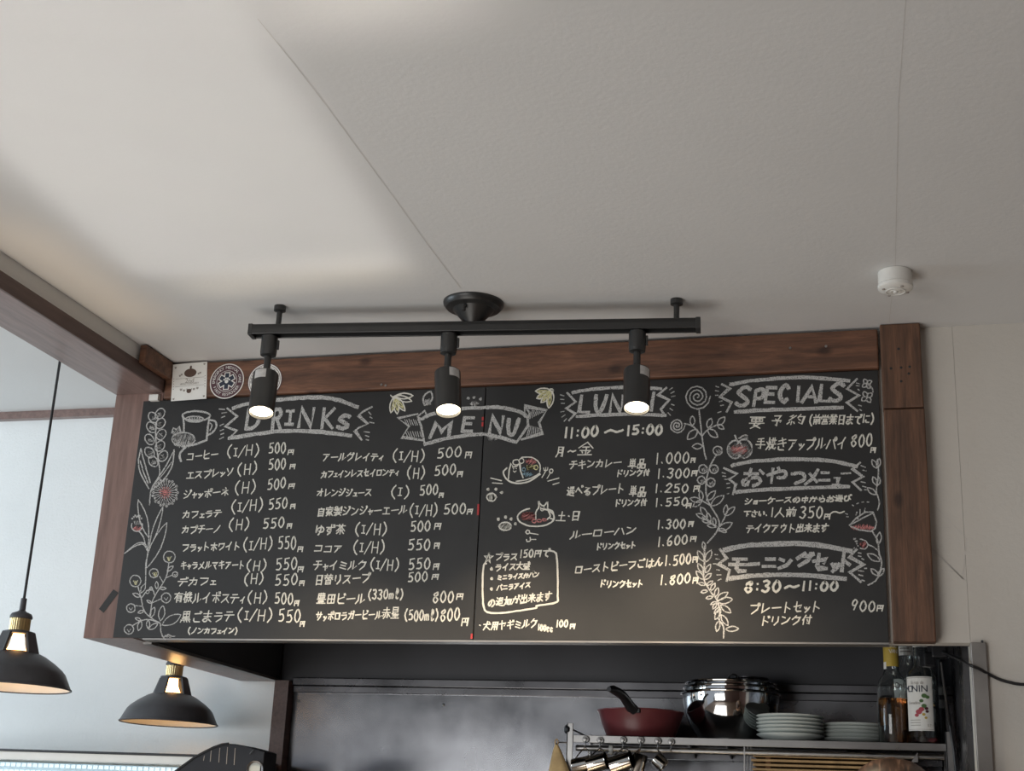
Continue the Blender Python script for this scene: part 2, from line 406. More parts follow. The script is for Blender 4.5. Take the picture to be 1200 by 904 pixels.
# ------------------------------------------------------------------ timber frame round the boards
def plank(name, label, mat, a, b, cat='plank', bevel=0.003):
    o = MB().box(a, b).build(name, mat, bevel=bevel, loc=a); return tag(o, label, cat)
yr = D - 0.010
rail = plank('wooden_rail', 'long brown stained timber rail between ceiling and chalkboards', 'stained_rail', (-1.7795, yr, ZT + 0.002), (-0.0185, D + 0.0135, ZCEIL - 0.006))
for px, py in ((447, 451), (452, 452), (968, 406), (926, 408)):
    P = at_y(px, py, yr)
    MB().lathe([(0.0032, 0), (0.0026, 0.0012)], P, 12, (0, -1, 0)).build('screw', 'aluminium_trim', rail)
yp = D - 0.024
zs = at_y(1058, 478.4, yp).z
xl, xr = at_y(1033, 440, yp).x, at_y(1081, 440, yp).x
up = plank('wooden_post', 'short upper length of the brown timber post, touching the ceiling', 'stained_post', (xl, yp, zs + 0.001), (xr, D + 0.0135, ZCEIL - 0.001), 'post')
for px, py in ((1044, 432), (1056, 431), (1066, 430), (1056, 447), (1065, 438), (1053, 409)):
    P = at_y(px, py, yp); MB().lathe([(0.0030, 0), (0.0022, 0.0006)], P, 10, (0, -1, 0)).build('nail_hole', 'black_tape', up)
lo = plank('wooden_post', 'long lower length of the brown timber post beside the white wall', 'stained_post', (xl + 0.001, yp + 0.001, ZB - 0.001), (xr + 0.001, D + 0.0135, zs - 0.001), 'post')
blk = plank('wooden_block', 'dark timber block jutting out at the corner of beam and rail', 'stained_rail', (-1.7795, 2.915, ZT + 0.050), (-1.762, D - 0.013, ZCEIL - 0.003), 'block')
P0 = at_y(176.5, 471, D - 0.001); P1 = at_y(188, 463.5, D - 0.001)
o = MB().box((P0.x, D - 0.012, P0.z), (P1.x, D + 0.0005, P1.z)).build('plastic_latch', 'white_plastic', bevel=0.001, loc=P0)
tag(o, 'small white plastic latch at the top left corner of the chalkboard', 'latch')
q = [at_y(x, y, D + 0.0008) for x, y in ((133, 691), (139, 695), (121.5, 718.5), (116, 714))]
o = MB().prism(q, (0, -0.0006, 0)).build('tape_strip', 'black_tape', loc=q[0])
tag(o, 'slanting strip of black tape on the brown partition end', 'tape')

# ------------------------------------------------------------------ card and two round stickers on the rail
def lettering(text, cx, cz, y, r, a0, a1, h, mat, name, parent, flip=False):
    """letters along an arc; a0/a1 clock angles in degrees measured from the top, clockwise"""
    L = []
    for i, ch in enumerate(text):
        a = math.radians(a0 + (a1 - a0) * (i + 0.5) / len(text))
        c = Vector((cx + r * math.sin(a), y, cz + r * math.cos(a)))
        up = Vector((math.sin(a), 0, math.cos(a))) * (-1 if flip else 1)
        rt = Vector((math.cos(a), 0, -math.sin(a))) * (-1 if flip else 1)
        L.append((ch, c, rt, up, h))
    return bfont(L, mat, name, parent)
def disc(c, r, y0, y1, n=48): return MB().lathe([(r, 0), (r, abs(y1 - y0))], (c.x, y0, c.z), n, (0, -1, 0))
def star_of_life(cx, cz, y, r, mat, name, parent, w=0.36, rot=0):
    mb = MB()
    for k in range(3):
        a = math.radians(60 * k + rot); u = Vector((math.sin(a), 0, math.cos(a))); s_ = Vector((u.z, 0, -u.x))
        c = Vector((cx, y - 0.00002 * k, cz)); ww = r * w
        mb.prism([c + u * r + s_ * ww, c + u * r - s_ * ww, c - u * r - s_ * ww, c - u * r + s_ * ww], (0, -0.0002, 0))
    return mb.build(name, mat, parent)
def paw(cx, cz, y, r, mat, name, parent):
    mb = MB()
    mb.lathe([(r * 0.55, 0), (r * 0.55, 0.0002)], (cx, y, cz - r * 0.15), 16, (0, -1, 0))
    for a, k in ((-58, 0.26), (-20, 0.28), (20, 0.28), (58, 0.26)):
        t = math.radians(a); mb.lathe([(r * k, 0), (r * k, 0.0002)], (cx + r * 0.92 * math.sin(t), y, cz - r * 0.1 + r * 0.92 * math.cos(t)), 12, (0, -1, 0))
    return mb.build(name, mat, parent)
ys = yr - 0.0002
c = at_y(266.0, 447.0, yr); R = 0.0465
t1 = thing('round_sticker', 'round maroon and navy sticker with a white six-armed star', 'sticker', (c.x, yr, c.z))
disc(c, R, ys, ys - 0.0006).build('backing', 'paper_white', t1)
disc(c, R * 0.945, ys - 0.0006, ys - 0.0009).build('ring', 'sticker_maroon', t1)
disc(c, R * 0.60, ys - 0.0009, ys - 0.0011).build('outline', 'paper_white', t1)
disc(c, R * 0.575, ys - 0.0011, ys - 0.0013).build('centre', 'sticker_maroon', t1)
star_of_life(c.x, c.z, ys - 0.0014, R * 0.50, 'paper_white', 'emblem', t1, 0.34)
star_of_life(c.x, c.z, ys - 0.0018, R * 0.45, 'sticker_navy', 'emblem', t1, 0.26)
paw(c.x, c.z, ys - 0.0022, R * 0.19, 'paper_white', 'emblem', t1)
lettering('EMERGENCY MEDICAL CARE', c.x, c.z, ys - 0.0010, R * 0.77, -100, 100, 0.0078, 'paper_white', 'lettering', t1)
lettering('FIRST RESPONDER', c.x, c.z, ys - 0.0010, R * 0.77, 248, 112, 0.0078, 'paper_white', 'lettering', t1, True)
c = at_y(310.5, 446.5, yr)
t2 = thing('round_sticker', 'round white sticker with dark ring lettering, behind the leftmost spotlight', 'sticker', (c.x, yr, c.z))
disc(c, R, ys, ys - 0.0006).build('backing', 'sticker_maroon', t2)
disc(c, R * 0.96, ys - 0.0006, ys - 0.0008).build('ring', 'paper_white', t2)
disc(c, R * 0.90, ys - 0.0008, ys - 0.0010).build('outline', 'sticker_maroon', t2)
disc(c, R * 0.87, ys - 0.0010, ys - 0.0012).build('ring', 'paper_white', t2)
disc(c, R * 0.60, ys - 0.0012, ys - 0.0014).build('outline', 'sticker_maroon', t2)
disc(c, R * 0.57, ys - 0.0014, ys - 0.0016).build('centre', 'paper_white', t2)
star_of_life(c.x, c.z, ys - 0.0017, R * 0.48, 'sticker_navy', 'emblem', t2, 0.30)
paw(c.x, c.z, ys - 0.0021, R * 0.19, 'paper_white', 'emblem', t2)
lettering('EMERGENCY MEDICAL CARE', c.x, c.z, ys - 0.0014, R * 0.745, -100, 100, 0.0078, 'sticker_navy', 'lettering', t2)
lettering('FIRST RESPONDER', c.x, c.z, ys - 0.0014, R * 0.745, 248, 112, 0.0078, 'sticker_navy', 'lettering', t2, True)
# square anniversary card
Q = [at_y(x, y, yr - 0.0003) for x, y in ((203, 427.5), (243, 424), (241.8, 467.5), (200.5, 470.5))]
mid = sum(Q, Vector()) / 4
t3 = thing('anniversary_card', 'square white anniversary card with a brown apple and cat faces', 'card', (mid.x, yr, mid.z))
MB().prism(Q, (0, -0.0006, 0)).build('card', 'paper_white', t3)
def on(u, v):                     # card coordinates 0..1
    return (Q[0] * (1 - u) + Q[1] * u) * (1 - v) + (Q[3] * (1 - u) + Q[2] * u) * v
def blob(u, v, ru, rv, mat, name, ears=0, n=20):
    c = on(u, v); mb = MB(); W_ = (Q[1] - Q[0]).length
    mb.prism([c + Vector((ru * W_ * math.cos(2 * PI * i / n), -0.0008, rv * W_ * math.sin(2 * PI * i / n))) for i in range(n)], (0, -0.0002, 0))
    if ears:
        for s_ in (-1, 1):
            a = c + Vector((s_ * ru * W_ * 0.75, -0.0008, rv * W_ * 0.4))
            mb.prism([a + Vector((-ru * W_ * .3, 0, 0)), a + Vector((ru * W_ * .3, 0, 0)), a + Vector((s_ * ru * W_ * .25, 0, rv * W_ * 1.0))], (0, -0.0002, 0))
    return mb.build(name, mat, t3)
blob(0.52, 0.27, 0.18, 0.12, 'print_brown', 'apple_print')
blob(0.53, 0.12, 0.03, 0.05, 'print_brown', 'apple_print')
blob(0.50, 0.76, 0.07, 0.06, 'print_brown', 'cat_print', 1)
for u, v in ((0.36, 0.74), (0.27, 0.71), (0.64, 0.72), (0.74, 0.70)): blob(u, v, 0.033, 0.03, 'print_grey', 'cat_print', 1)
for u, v in ((0.22, 0.33), (0.27, 0.30), (0.76, 0.31), (0.81, 0.29), (0.08, 0.10), (0.92, 0.06), (0.07, 0.95), (0.93, 0.93)): blob(u, v, 0.026, 0.026, 'print_grey', 'flower_print', 1)
for k in range(5):
    blob(0.05, 0.40 + 0.07 * k, 0.012, 0.014, 'print_grey', 'dot_print'); blob(0.95, 0.38 + 0.07 * k, 0.012, 0.014, 'print_grey', 'dot_print')
for v in (0.41, 0.62):
    a, b_ = on(0.1, v), on(0.93, v); h_ = Vector((0, 0, 0.0004)); y_ = Vector((0, -0.0008, 0))
    MB().prism([a - h_ + y_, b_ - h_ + y_, b_ + h_ + y_, a + h_ + y_], (0, -0.0002, 0)).build('rule', 'print_grey', t3)
rtv = (on(1, .5) - on(0, .5)).normalized(); upv = Vector((0, 0, 1))
def line_text(s, u0, u1, v, h, mat):
    bfont([(ch, on(u0 + (u1 - u0) * (i + .5) / len(s), v) + Vector((0, -0.0007, 0)), rtv, upv, h) for i, ch in enumerate(s)], mat, 'lettering', t3)
line_text('2nd', 0.38, 0.64, 0.485, 0.013, 'print_grey'); line_text('ANNIVERSARY', 0.24, 0.78, 0.565, 0.0062, 'print_grey')

# ------------------------------------------------------------------ track light
zbar = 2.452
ax, bx = at_z(294, 387.5, zbar), at_z(820.5, 380, zbar)
dirb = (bx - ax).normalized(); nrm = Vector((-dirb.y, dirb.x, 0))
mid = (ax + bx) / 2
tl = thing('track_light', 'black track light bar hanging under the ceiling with three spotlights', 'track light', (mid.x, mid.y, ZCEIL))
def obox(mb, c, L, w, h):         # box along the bar direction
    vs = [c + dirb * (sx * L / 2) + nrm * (sy * w / 2) + Vector((0, 0, sz * h / 2)) for sx, sy, sz in ((-1, -1, -1), (1, -1, -1), (1, 1, -1), (-1, 1, -1), (-1, -1, 1), (1, -1, 1), (1, 1, 1), (-1, 1, 1))]
    return mb.add(vs, [(0, 3, 2, 1), (4, 5, 6, 7), (0, 1, 5, 4), (1, 2, 6, 5), (2, 3, 7, 6), (3, 0, 4, 7)])
Lb = (bx - ax).length
b1 = MB(); obox(b1, Vector((mid.x, mid.y, zbar + 0.004)), Lb, 0.034, 0.010); 
obox(b1, Vector((mid.x, mid.y, zbar - 0.003)) + nrm * 0.0145, Lb, 0.005, 0.022); obox(b1, Vector((mid.x, mid.y, zbar - 0.003)) - nrm * 0.0145, Lb, 0.005, 0.022)
b1.build('track', 'black_metal', tl, bevel=0.0012)
for e in (ax + dirb * 0.004, bx - dirb * 0.004):
    m_ = MB(); obox(m_, Vector((e.x, e.y, zbar - 0.0025)), 0.010, 0.0355, 0.026); m_.build('end_cap', 'black_metal', tl, bevel=0.001)
def along(px, py=383):            # the bar's axis nearest to the pixel
    q_ = at_z(px, py, zbar); return ax + dirb * ((q_ - ax).dot(dirb))
for px in (322, 793):
    e = along(px)
    h = MB().lathe([(0.0062, 0), (0.0062, ZCEIL - zbar - 0.012)], (e.x, e.y, zbar + 0.008), 16).build('hanger_rod', 'black_metal', tl, True)
    MB().lathe([(0.008, -0.014), (0.0135, -0.012), (0.0135, -0.0005)], (e.x, e.y, ZCEIL), 20).build('rod_cap', 'black_metal', h, True)
e = along(553)
cn = MB().lathe([(0.018, -0.050), (0.021, -0.046), (0.030, -0.036), (0.040, -0.024), (0.046, -0.018), (0.050, -0.018), (0.056, -0.014), (0.060, -0.014), (0.0665, -0.007), (0.0675, -0.002), (0.0675, -0.0004)], (e.x, e.y, ZCEIL), 56).build('canopy', 'black_metal', tl, True)
MB().lathe([(0.0030, 0), (0.0045, 0.001), (0.0045, 0.012)], Vector((e.x, e.y, ZCEIL - 0.036)) - nrm * 0.046 + dirb * -0.012, 12).build('canopy_screw', 'black_metal', cn, True)
TIPS = [((306, 484), (313.5, 400)), ((525.5, 482), (526.5, 395)), ((746, 479), (747.5, 390))]
for k, (tip, topp) in enumerate(TIPS):
    top = along(topp[0]); top = Vector((top.x, top.y, zbar - 0.013))
    # direction of the lamp: mostly down, a little towards the guest
    zt_ = top.z - 0.200
    tp = at_y(tip[0], tip[1], top.y - 0.030)
    piv = top + Vector((0, 0, -0.082))
    d = (tp - piv).normalized()
    ad = MB().lathe([(0.012, -0.050), (0.0175, -0.048), (0.0185, -0.040), (0.0185, -0.004), (0.015, 0.0)], top, 24)
    sp = ad.build('spotlight', 'black_metal', tl, True)
    MB().box(top + Vector((-0.003, -0.003, 0)) + dirb * 0.020 + Vector((0, 0, -0.034)), top + Vector((0.003, 0.003, -0.012)) + dirb * 0.020).build('locking_lever', 'black_metal', sp, bevel=0.001)
    MB().tube([top + Vector((0, 0, -0.048)), piv, piv + d * 0.012], 0.0078, 14).build('stem', 'black_metal', sp, True)
    L0 = 0.012; L1 = (tp - piv).length
    bd = MB().lathe([(0.0, L0), (0.026, L0), (0.0285, L0 + 0.002), (0.0285, L1), (0.0262, L1), (0.0255, L1 - 0.008), (0.0, L1 - 0.008)], piv, 40, d, cap=False).build('lamp_body', 'black_metal', sp, True)
    MB().lathe([(0.0, L1 - 0.007), (0.012, L1 - 0.0055), (0.0252, L1 - 0.0065)], piv, 36, d, cap=False).build('lens', 'spot_lens', sp, True)
    # maker's label wrapped round the upper end
    ang = (-0.5, 0.62, 0.72)[k]
    q_ = Vector((0, 0, 1)).rotation_difference(d); mbl = MB(); n_ = 8
    facing = (EYE - piv); facing = (facing - d * facing.dot(d)).normalized(); side = d.cross(facing)
    vs = []
    for i in range(n_ + 1):
        t_ = ang + (i / n_ - 0.5) * 0.95
        rr = facing * math.cos(t_) + side * -math.sin(t_)
        for hh in (L0 + 0.004, L0 + 0.026): vs.append(piv + d * hh + rr * 0.0289)
    mbl.add(vs, [(2 * i, 2 * i + 1, 2 * i + 3, 2 * i + 2) for i in range(n_)]).build('rating_label', 'silver_label', sp, True)
    lm = light('SPOT', 'spotlight_beam', piv + d * (L1 - 0.002), 75.0, (1.0, 0.80, 0.56), tl, spot_size=math.radians(100), spot_blend=1.0, shadow_soft_size=0.022)
    aim = (d + Vector((0, 0.34, 0))).normalized()
    lm.rotation_euler = aim.to_track_quat('-Z', 'Y').to_euler()

# ------------------------------------------------------------------ smoke detector
c = at_z(1048.5, 319, ZCEIL)
sd = thing('smoke_detector', 'round white smoke detector on the ceiling', 'smoke detector', (c.x, c.y, ZCEIL))
MB().lathe([(0.0335, -0.030), (0.0335, -0.0004)], c, 48).build('housing', 'white_plastic', sd, True, bevel=0.001)
MB().lathe([(0.0, -0.043), (0.016, -0.0425), (0.030, -0.040), (0.0345, -0.036), (0.0350, -0.030), (0.0335, -0.028)], c, 48, cap=False).build('cover', 'white_plastic', sd, True)
rg = MB()
for r_ in (0.010, 0.019): rg.tube([c + Vector((r_ * math.cos(t), r_ * math.sin(t), -0.0428)) for t in [2 * PI * i / 28 for i in range(28)]], 0.0010, 6, closed=True)
rg.build('ring', 'white_plastic', sd, True)
MB().lathe([(0.0, -0.0465), (0.004, -0.046), (0.005, -0.042)], c, 16, cap=False).build('button', 'white_plastic', sd, True)
for k in range(4):
    t = 0.5 + k * PI / 2; q_ = c + Vector((0.0265 * math.cos(t), 0.0265 * math.sin(t), -0.0418))
    MB().lathe([(0.0, -0.0012), (0.0032, -0.0004), (0.0034, 0.001)], q_, 12, cap=False).build('slot', 'print_grey', sd)

# ------------------------------------------------------------------ pendant lamps
def pendant(label, cpx, cpy, Y, ztop, rr, cut):
    rim = at_y(cpx, cpy, Y); k = rr / 0.138
    t = thing('pendant_lamp', label, 'pendant lamp', (rim.x, rim.y, rim.z), 'pendant lamps over the kitchen counter')
    Z = lambda h: rim + Vector((0, 0, h * k))
    c = rim
    outer = [(0.138, 0.0), (0.137, 0.004), (0.130, 0.018), (0.121, 0.036), (0.112, 0.046), (0.094, 0.060), (0.070, 0.075), (0.052, 0.083)]
    inner = [(r - 0.003, h - 0.001) for r, h in outer]
    sc_ = lambda pr: [(r * k, h * k) for r, h in pr]
    sh = MB().lathe(sc_(outer), c, 64, cap=False).build('shade', 'pendant_black', t, True)
    MB().lathe(sc_([(0.1375, -0.001)] + inner[1:]), c, 64, cap=False).build('shade_lining', 'white_enamel', sh, True)
    MB().tube([c + Vector((0.138 * k * math.cos(a), 0.138 * k * math.sin(a), 0.0005)) for a in [2 * PI * i / 64 for i in range(64)]], 0.0024 * k, 8, closed=True).build('shade_rim', 'pendant_black', sh, True)
    cg = MB()
    for i in range(4):              # open cage between socket and shade
        a = math.radians(-10.5) + i * PI / 2; u = Vector((math.cos(a), math.sin(a), 0)); s_ = Vector((-u.y, u.x, 0))
        for h0, r0, h1, r1 in ((0.080, 0.051, 0.128, 0.034),):
            A = c + u * r0 * k + Vector((0, 0, h0 * k)); B_ = c + u * r1 * k + Vector((0, 0, h1 * k))
            vs = [A + s_ * 0.017 * k, A - s_ * 0.017 * k, B_ - s_ * 0.013 * k, B_ + s_ * 0.013 * k]
            cg.prism(vs, u * 0.007 * k)
    cg.lathe(sc_([(0.030, 0.124), (0.038, 0.126), (0.038, 0.131), (0.026, 0.134), (0.0, 0.135)]), c, 32, cap=False)
    cg.build('cage', 'pendant_black', t, bevel=0.0006)
    MB().lathe(sc_([(0.0225, 0.133), (0.0225, 0.164), (0.0, 0.165)]), c, 32, cap=False).build('socket', 'brass', t, True)
    rb = MB()
    for i in range(24):
        a = 2 * PI * i / 24; rb.tube([c + Vector((0.0225 * k * math.cos(a), 0.0225 * k * math.sin(a), h * k)) for h in (0.135, 0.163)], 0.0016 * k, 5)
    rb.build('knurling', 'brass', t, True)
    MB().lathe(sc_([(0.0225, 0.162), (0.0265, 0.164), (0.0265, 0.169), (0.023, 0.175), (0.011, 0.180), (0.0075, 0.183), (0.007, 0.212), (0.0, 0.213)]), c, 32, cap=False).build('socket_cap', 'pendant_black', t, True)
    MB().tube([Z(0.21), Vector((c.x, c.y, ztop))], 0.0034, 10).build('cord', 'black_plastic', t, True)
    MB().lathe([(0.0, -0.03), (0.02, -0.028), (0.045, -0.012), (0.05, -0.0005)], (c.x, c.y, ztop), 32, cap=False).build('ceiling_rose', 'pendant_black', t, True)
    MB().lathe(sc_([(0.0, 0.018), (0.016, 0.022), (0.029, 0.038), (0.031, 0.055), (0.024, 0.085), (0.015, 0.105), (0.013, 0.128)]), c, 28, cap=False).build('bulb', 'filament_bulb', t, True)
    return t
pendant('black pendant lamp hanging in front of the kitchen wall, cord in view', 12.5, 806, 3.02, ZK, 0.140, 0)
pendant('black pendant lamp beneath the brown partition, farther from the guest', 197.5, 848, 3.72, ZK, 0.137, 0)
# ------------------------------------------------------------------ chalkboards and everything drawn on them
XM = (at_y(567.5, 455, D).x + at_y(556.5, 749, D).x) / 2      # joint between the two boards
XL0, XR0 = at_y(150, 610, D).x, at_y(1035.5, 600, D).x
def board(label, x0, x1):
    t = thing('chalkboard', label, 'chalkboard', ((x0 + x1) / 2, D, ZB))
    MB().box((x0, D, ZB + 0.001), (x1, D + 0.013, ZT)).build('panel', 'chalkboard_black', t, bevel=0.0008)
    return t
BL = board('left black chalkboard with the drinks menu in white chalk', XL0, XM - 0.0012)
BR = board('right black chalkboard with the lunch and specials menu in chalk', XM + 0.0012, XR0)
# handwriting: every character as pen strokes on a 16 x 16 grid (two hex digits per point, ~ = rounded stroke)
DK = ' C0D3 E0F2'; HD = ' ~D0F1F3D4C2D0'
G = {
'ア': '13E3A7 867A3F', 'イ': 'C1871A 878F', 'ウ': '8083 3337 33D3B95F', 'エ': '33D3 838D 1DFD', 'オ': '15E5 A0AF8D 951D',
'カ': '15D5CE9D 71691F', 'キ': '24C2 19E7 609F', 'ク': '7016 63D3B94F', 'ケ': '6017 54F4 A4A93F', 'コ': '23D3DD 1DDD',
'サ': '05F5 514A B1B95F', 'シ': '3163 1658 2E8CE3', 'ス': '23D3981E 99EE', 'セ': '17E5B9 505C7EEE', 'チ': 'D142 07F7 838A4F',
'テ': '33C3 07F7 87794F', 'ト': '505F 56DA', 'ニ': '34C4 1CEC', 'ネ': '7193 25C51C 898F AAED', 'ノ': 'D18A2F', 'ハ': '530E A3FE',
'ヒ': '303C5EEE D548', 'フ': '13E3C94F', 'ホ': '15F5 818F 583D A8EC', 'マ': '13E389 57BF', 'ミ': '32D5 37C9 2BDE', 'メ': 'C18A1F 45DD',
'モ': '33D3 18F8 737C9EEE', 'ヤ': '06F4B9 507F', 'ラ': '33C3 17E7CB5F', 'リ': '3139 C1C97F', 'ル': '424A0F 919EF9', 'レ': '313EE7',
'ロ': '232D 23D3DD 2DDD', 'ワ': '2328 23E3CA5F', 'ン': '1264 2EAAE4', 'ー': '18F7', 'ッ': '1347 6377 E3A94F',
'ャ': '06F4B9 507F', 'ュ': '34B4AD 1DFD', 'ョ': '23D3DE 28D8 2EDE', 'ァ': '13E3A7 867A3F', 'ィ': 'C1871A 878F', 'ェ': '33D3 838D 1DFD', 'ソ': '2258 E2B95F',
'こ': '43C3 393C5EDE', 'ま': '14E4 28D8 ~808A7E4F1D3B8BEF', 'ゆ': '~212C46A3E6DA8B79 ~919A6F', 'す': '14F4 ~9098 ~986B3956988C4F',
'り': '~323949 ~B1C97F', 'へ': '1A54EC', 'る': '33C32A ~2A89DBCE8F6D8CAE', 'は': '212E 65F5 ~B1BC8F6D8BBCFE', 'ん': '811F ~1F58889DCEFA',
'て': '14E4 ~E4867B9ECF', 'か': '16B6AE8D 620F C3F8', 'の': '~836B3D194593D6EACD9F', 'に': '212E 74E4 ~7A7D9EEE', 'き': '24D2 18E6 70BB ~3B3E6FCF',
'お': '15B5 ~515D2E1B59B8EBCE9F C2F5', 'や': '~18B4F6EA9A 425F 8193', 'つ': '~15A4E7DB6E', 'ら': '7193 ~353B87D9CE6F', 'ひ': '1453 ~53294E9EB9A3 A3DAFB',
'さ': '24E4 70BA ~3A3D6FBF', 'い': '~232A5D6A ~C3E7EA',
'円': '232F 23D3DF 8389 29D9', '有': '03F3 811A 555F 56D6DFBE 59D9 5CDC', '機': '0454 303F 350B 3557 81638466 D1B3E4B6 58F8 785F A0B9FE E99E 7BAD',
'黒': '3138 31D1D8 38D8 34D4 818C 2AEA 0CFC 1D0F 5D6F 9DAF DDFF', '自': '8163 333F 33D3DF 37D7 3BDB 3EDE',
'家': '8082 1215 12E2E5 35C5 752A ~589BAF8E 883C 9A2F D7A9 A9FF', '製': '3012 13A3 05A5 6068 26A6A8 D1D5 F0F7D7 0AFA 7A1F 5C5F8D 8AFF CB9D',
'茶': '02F2 5054 A0A4 831A 83FA 49B9 868F 5B2E BBEE', '日': '313F 31C1CF 38C8 3ECE', '替': '0262 0575 4017 4577 82E2 85F5 B087 B5F8 393F 39C9CF 3CCC 3FCF',
'豊': '2127 21D1D7 24D4 27D7 6067 A0A7 09F9 3B3D 3BCBCD 3DCD 5D6F AD9F 0FFF', '田': '222E 22D2DE 28D8 2EDE 828E',
'赤': '23D3 8087 07F7 676B3F A7AE8D 391C C9FC', '星': '3137 31C1C7 34C4 37C7 4819 3AEA 3CDC 0FFF 898F', '月': '414A1F 41C1CF9E 45C5 49C9',
'金': '8007 80F7 46B6 2ADA 868F 4B5D CBAD 0FFF', '単': '3043 7083 C0A3 343A 34C4CA 37C7 3ACA 0CFC 848F', '品': '4147 41B1B7 47B7 191F 19696F 1F6F 999F 99F9FF 9FFF',
'付': '5018 353F 64F4 C0CF9D 879A', '選': '1133 06374A1D ~1D4DFF 61818363 A1D1D3A3 57F7 7579 B5B9 4AFA 7A6C BADC', '土': '36D6 808E 0EFE', '大': '05F5 80771F 79FF',
'盛': '14F4 140A 28686A A0EA D58A C0E2 3B3F 3BCBCF 6B6F 9B9F 0FFF', '追': '1133 06374A1D ~1D4DFF 9162 626B 62D2D5 65D5 67D7DB 6BDB', '加': '05757E5D 404A0F 959E 95E5EE 9EEE',
'出': '808E 3136D6 D1D6 191EEE E9EE', '来': '23D3 4356 C3A6 08F8 808F 880E 88FE', '犬': '05F5 80771F 79FF B1D3', '用': '323A1F 32D2DF 36D6 3ADA 828F',
'要': '02F2 2427 24D4D7 27D7 6267 A2A7 09F9 775BCF C92F', '予': '32D288 5688 08F8DA 888F6D', '約': '411444 7219 4A4F 2B0E 6B7D B095 93F3EEBC A7C9',
'前': '4053 B093 04F4 272F 27777F 2A7A 2C7C B7BC E6EFCE', '営': '2133 7173 D1B3 0407 04F4F7 474A 47B7BA 4ABA 2C2F 2CDCDF 2FDF',
'業': '5053 A0A3 2133 D1C3 04F4 5466 A496 17E7 39C9 0BFB 878F 7B1F 9BEF', '手': 'C132 25D5 09F9 828E5D', '焼': '0538 7559 404A0F 4A6D 73F3 A0A6 D0D6 68F8 989B5F B8BDEEFC',
'中': '242A 24D4DA 2ADA 808F', '下': '03F3 737F 89BB', '人': '80761F 77FF',
'0': '~80353B8FDBD580', '1': '808F', '2': '~3480C1D52F 2FEF', '3': '~3180C2B577 ~77DA9F2D', '5': '41D0 4147 ~4796DAAE3E', '6': '~B0543A5FAFDB994A', '8': '~B14477DB8F3B77C4B1', '9': '~D3804458A8D3 D38F',
'I': '33C3 838D 3DCD', 'H': '313F D1DF 38D8', '/': 'E12F', '(': '~B0555ABF', ')': '~50A5AA4F', ':': '8485 8B8C', '.': '7D8E', '・': '7798', '～': '~0A45A9F5',
'm': '272F ~286779 797F ~79B7D9DF', 'l': '~5AB4A0706C9FDD', 'c': '~D7744A7FDD', '☆': '80CF15F54F80',
'D': '313F ~31A2E8AE3F', 'R': '313F ~31B1D4A738 88EF', 'N': '2F21DFD1', 'K': '313F D149 69DF', 'S': '~D2803467BACD7F2D', 'M': '1F3189D1EF', 'E': '313F 31D1 37B7 3FDF',
'U': '~213A6FADD1', 'L': '313FDF', 'C': '~D390443A8FDD', 'P': '313F ~31B0D4A838', 'A': '1F81EF 4ABA', '|': '808F',
}
for a, b_ in zip('ガギグゴザジズデドバビブボごずべでがび', 'カキクコサシスデトハヒフホこすへてかひ'):
    base = {'デ': 'テ'}.get(b_, b_) if a == 'デ' else b_
    G[a] = G[base] + DK
for a, b_ in zip('パプポ', 'ハフホ'): G[a] = G[b_] + HD
for a in 'こへてひ': pass
SMALL = 'ッャュョァィェ'
def adv(ch):
    if ch in '1/.:・|I': return 0.42
    if ch in '()': return 0.46
    if ch in SMALL: return 0.68
    if ord(ch) < 256 : return 0.66
    return 1.0
def catmull(P, n=5):
    if len(P) < 3: return P
    closed = (P[0][0] - P[-1][0]) ** 2 + (P[0][1] - P[-1][1]) ** 2 < 0.01
    Q_ = ([P[-2]] + P + [P[1]]) if closed else ([P[0]] + P + [P[-1]])
    out = []
    for i in range(1, len(Q_) - 2):
        a, b_, c, d = Q_[i - 1:i + 3]
        for k in range(n):
            t = k / n
            out.append(tuple(0.5 * (2 * b_[j] + (c[j] - a[j]) * t + (2 * a[j] - 5 * b_[j] + 4 * c[j] - d[j]) * t * t + (3 * b_[j] - a[j] - 3 * c[j] + d[j]) * t ** 3) for j in (0, 1)))
    out.append(P[-1]); return out
NS = [0]
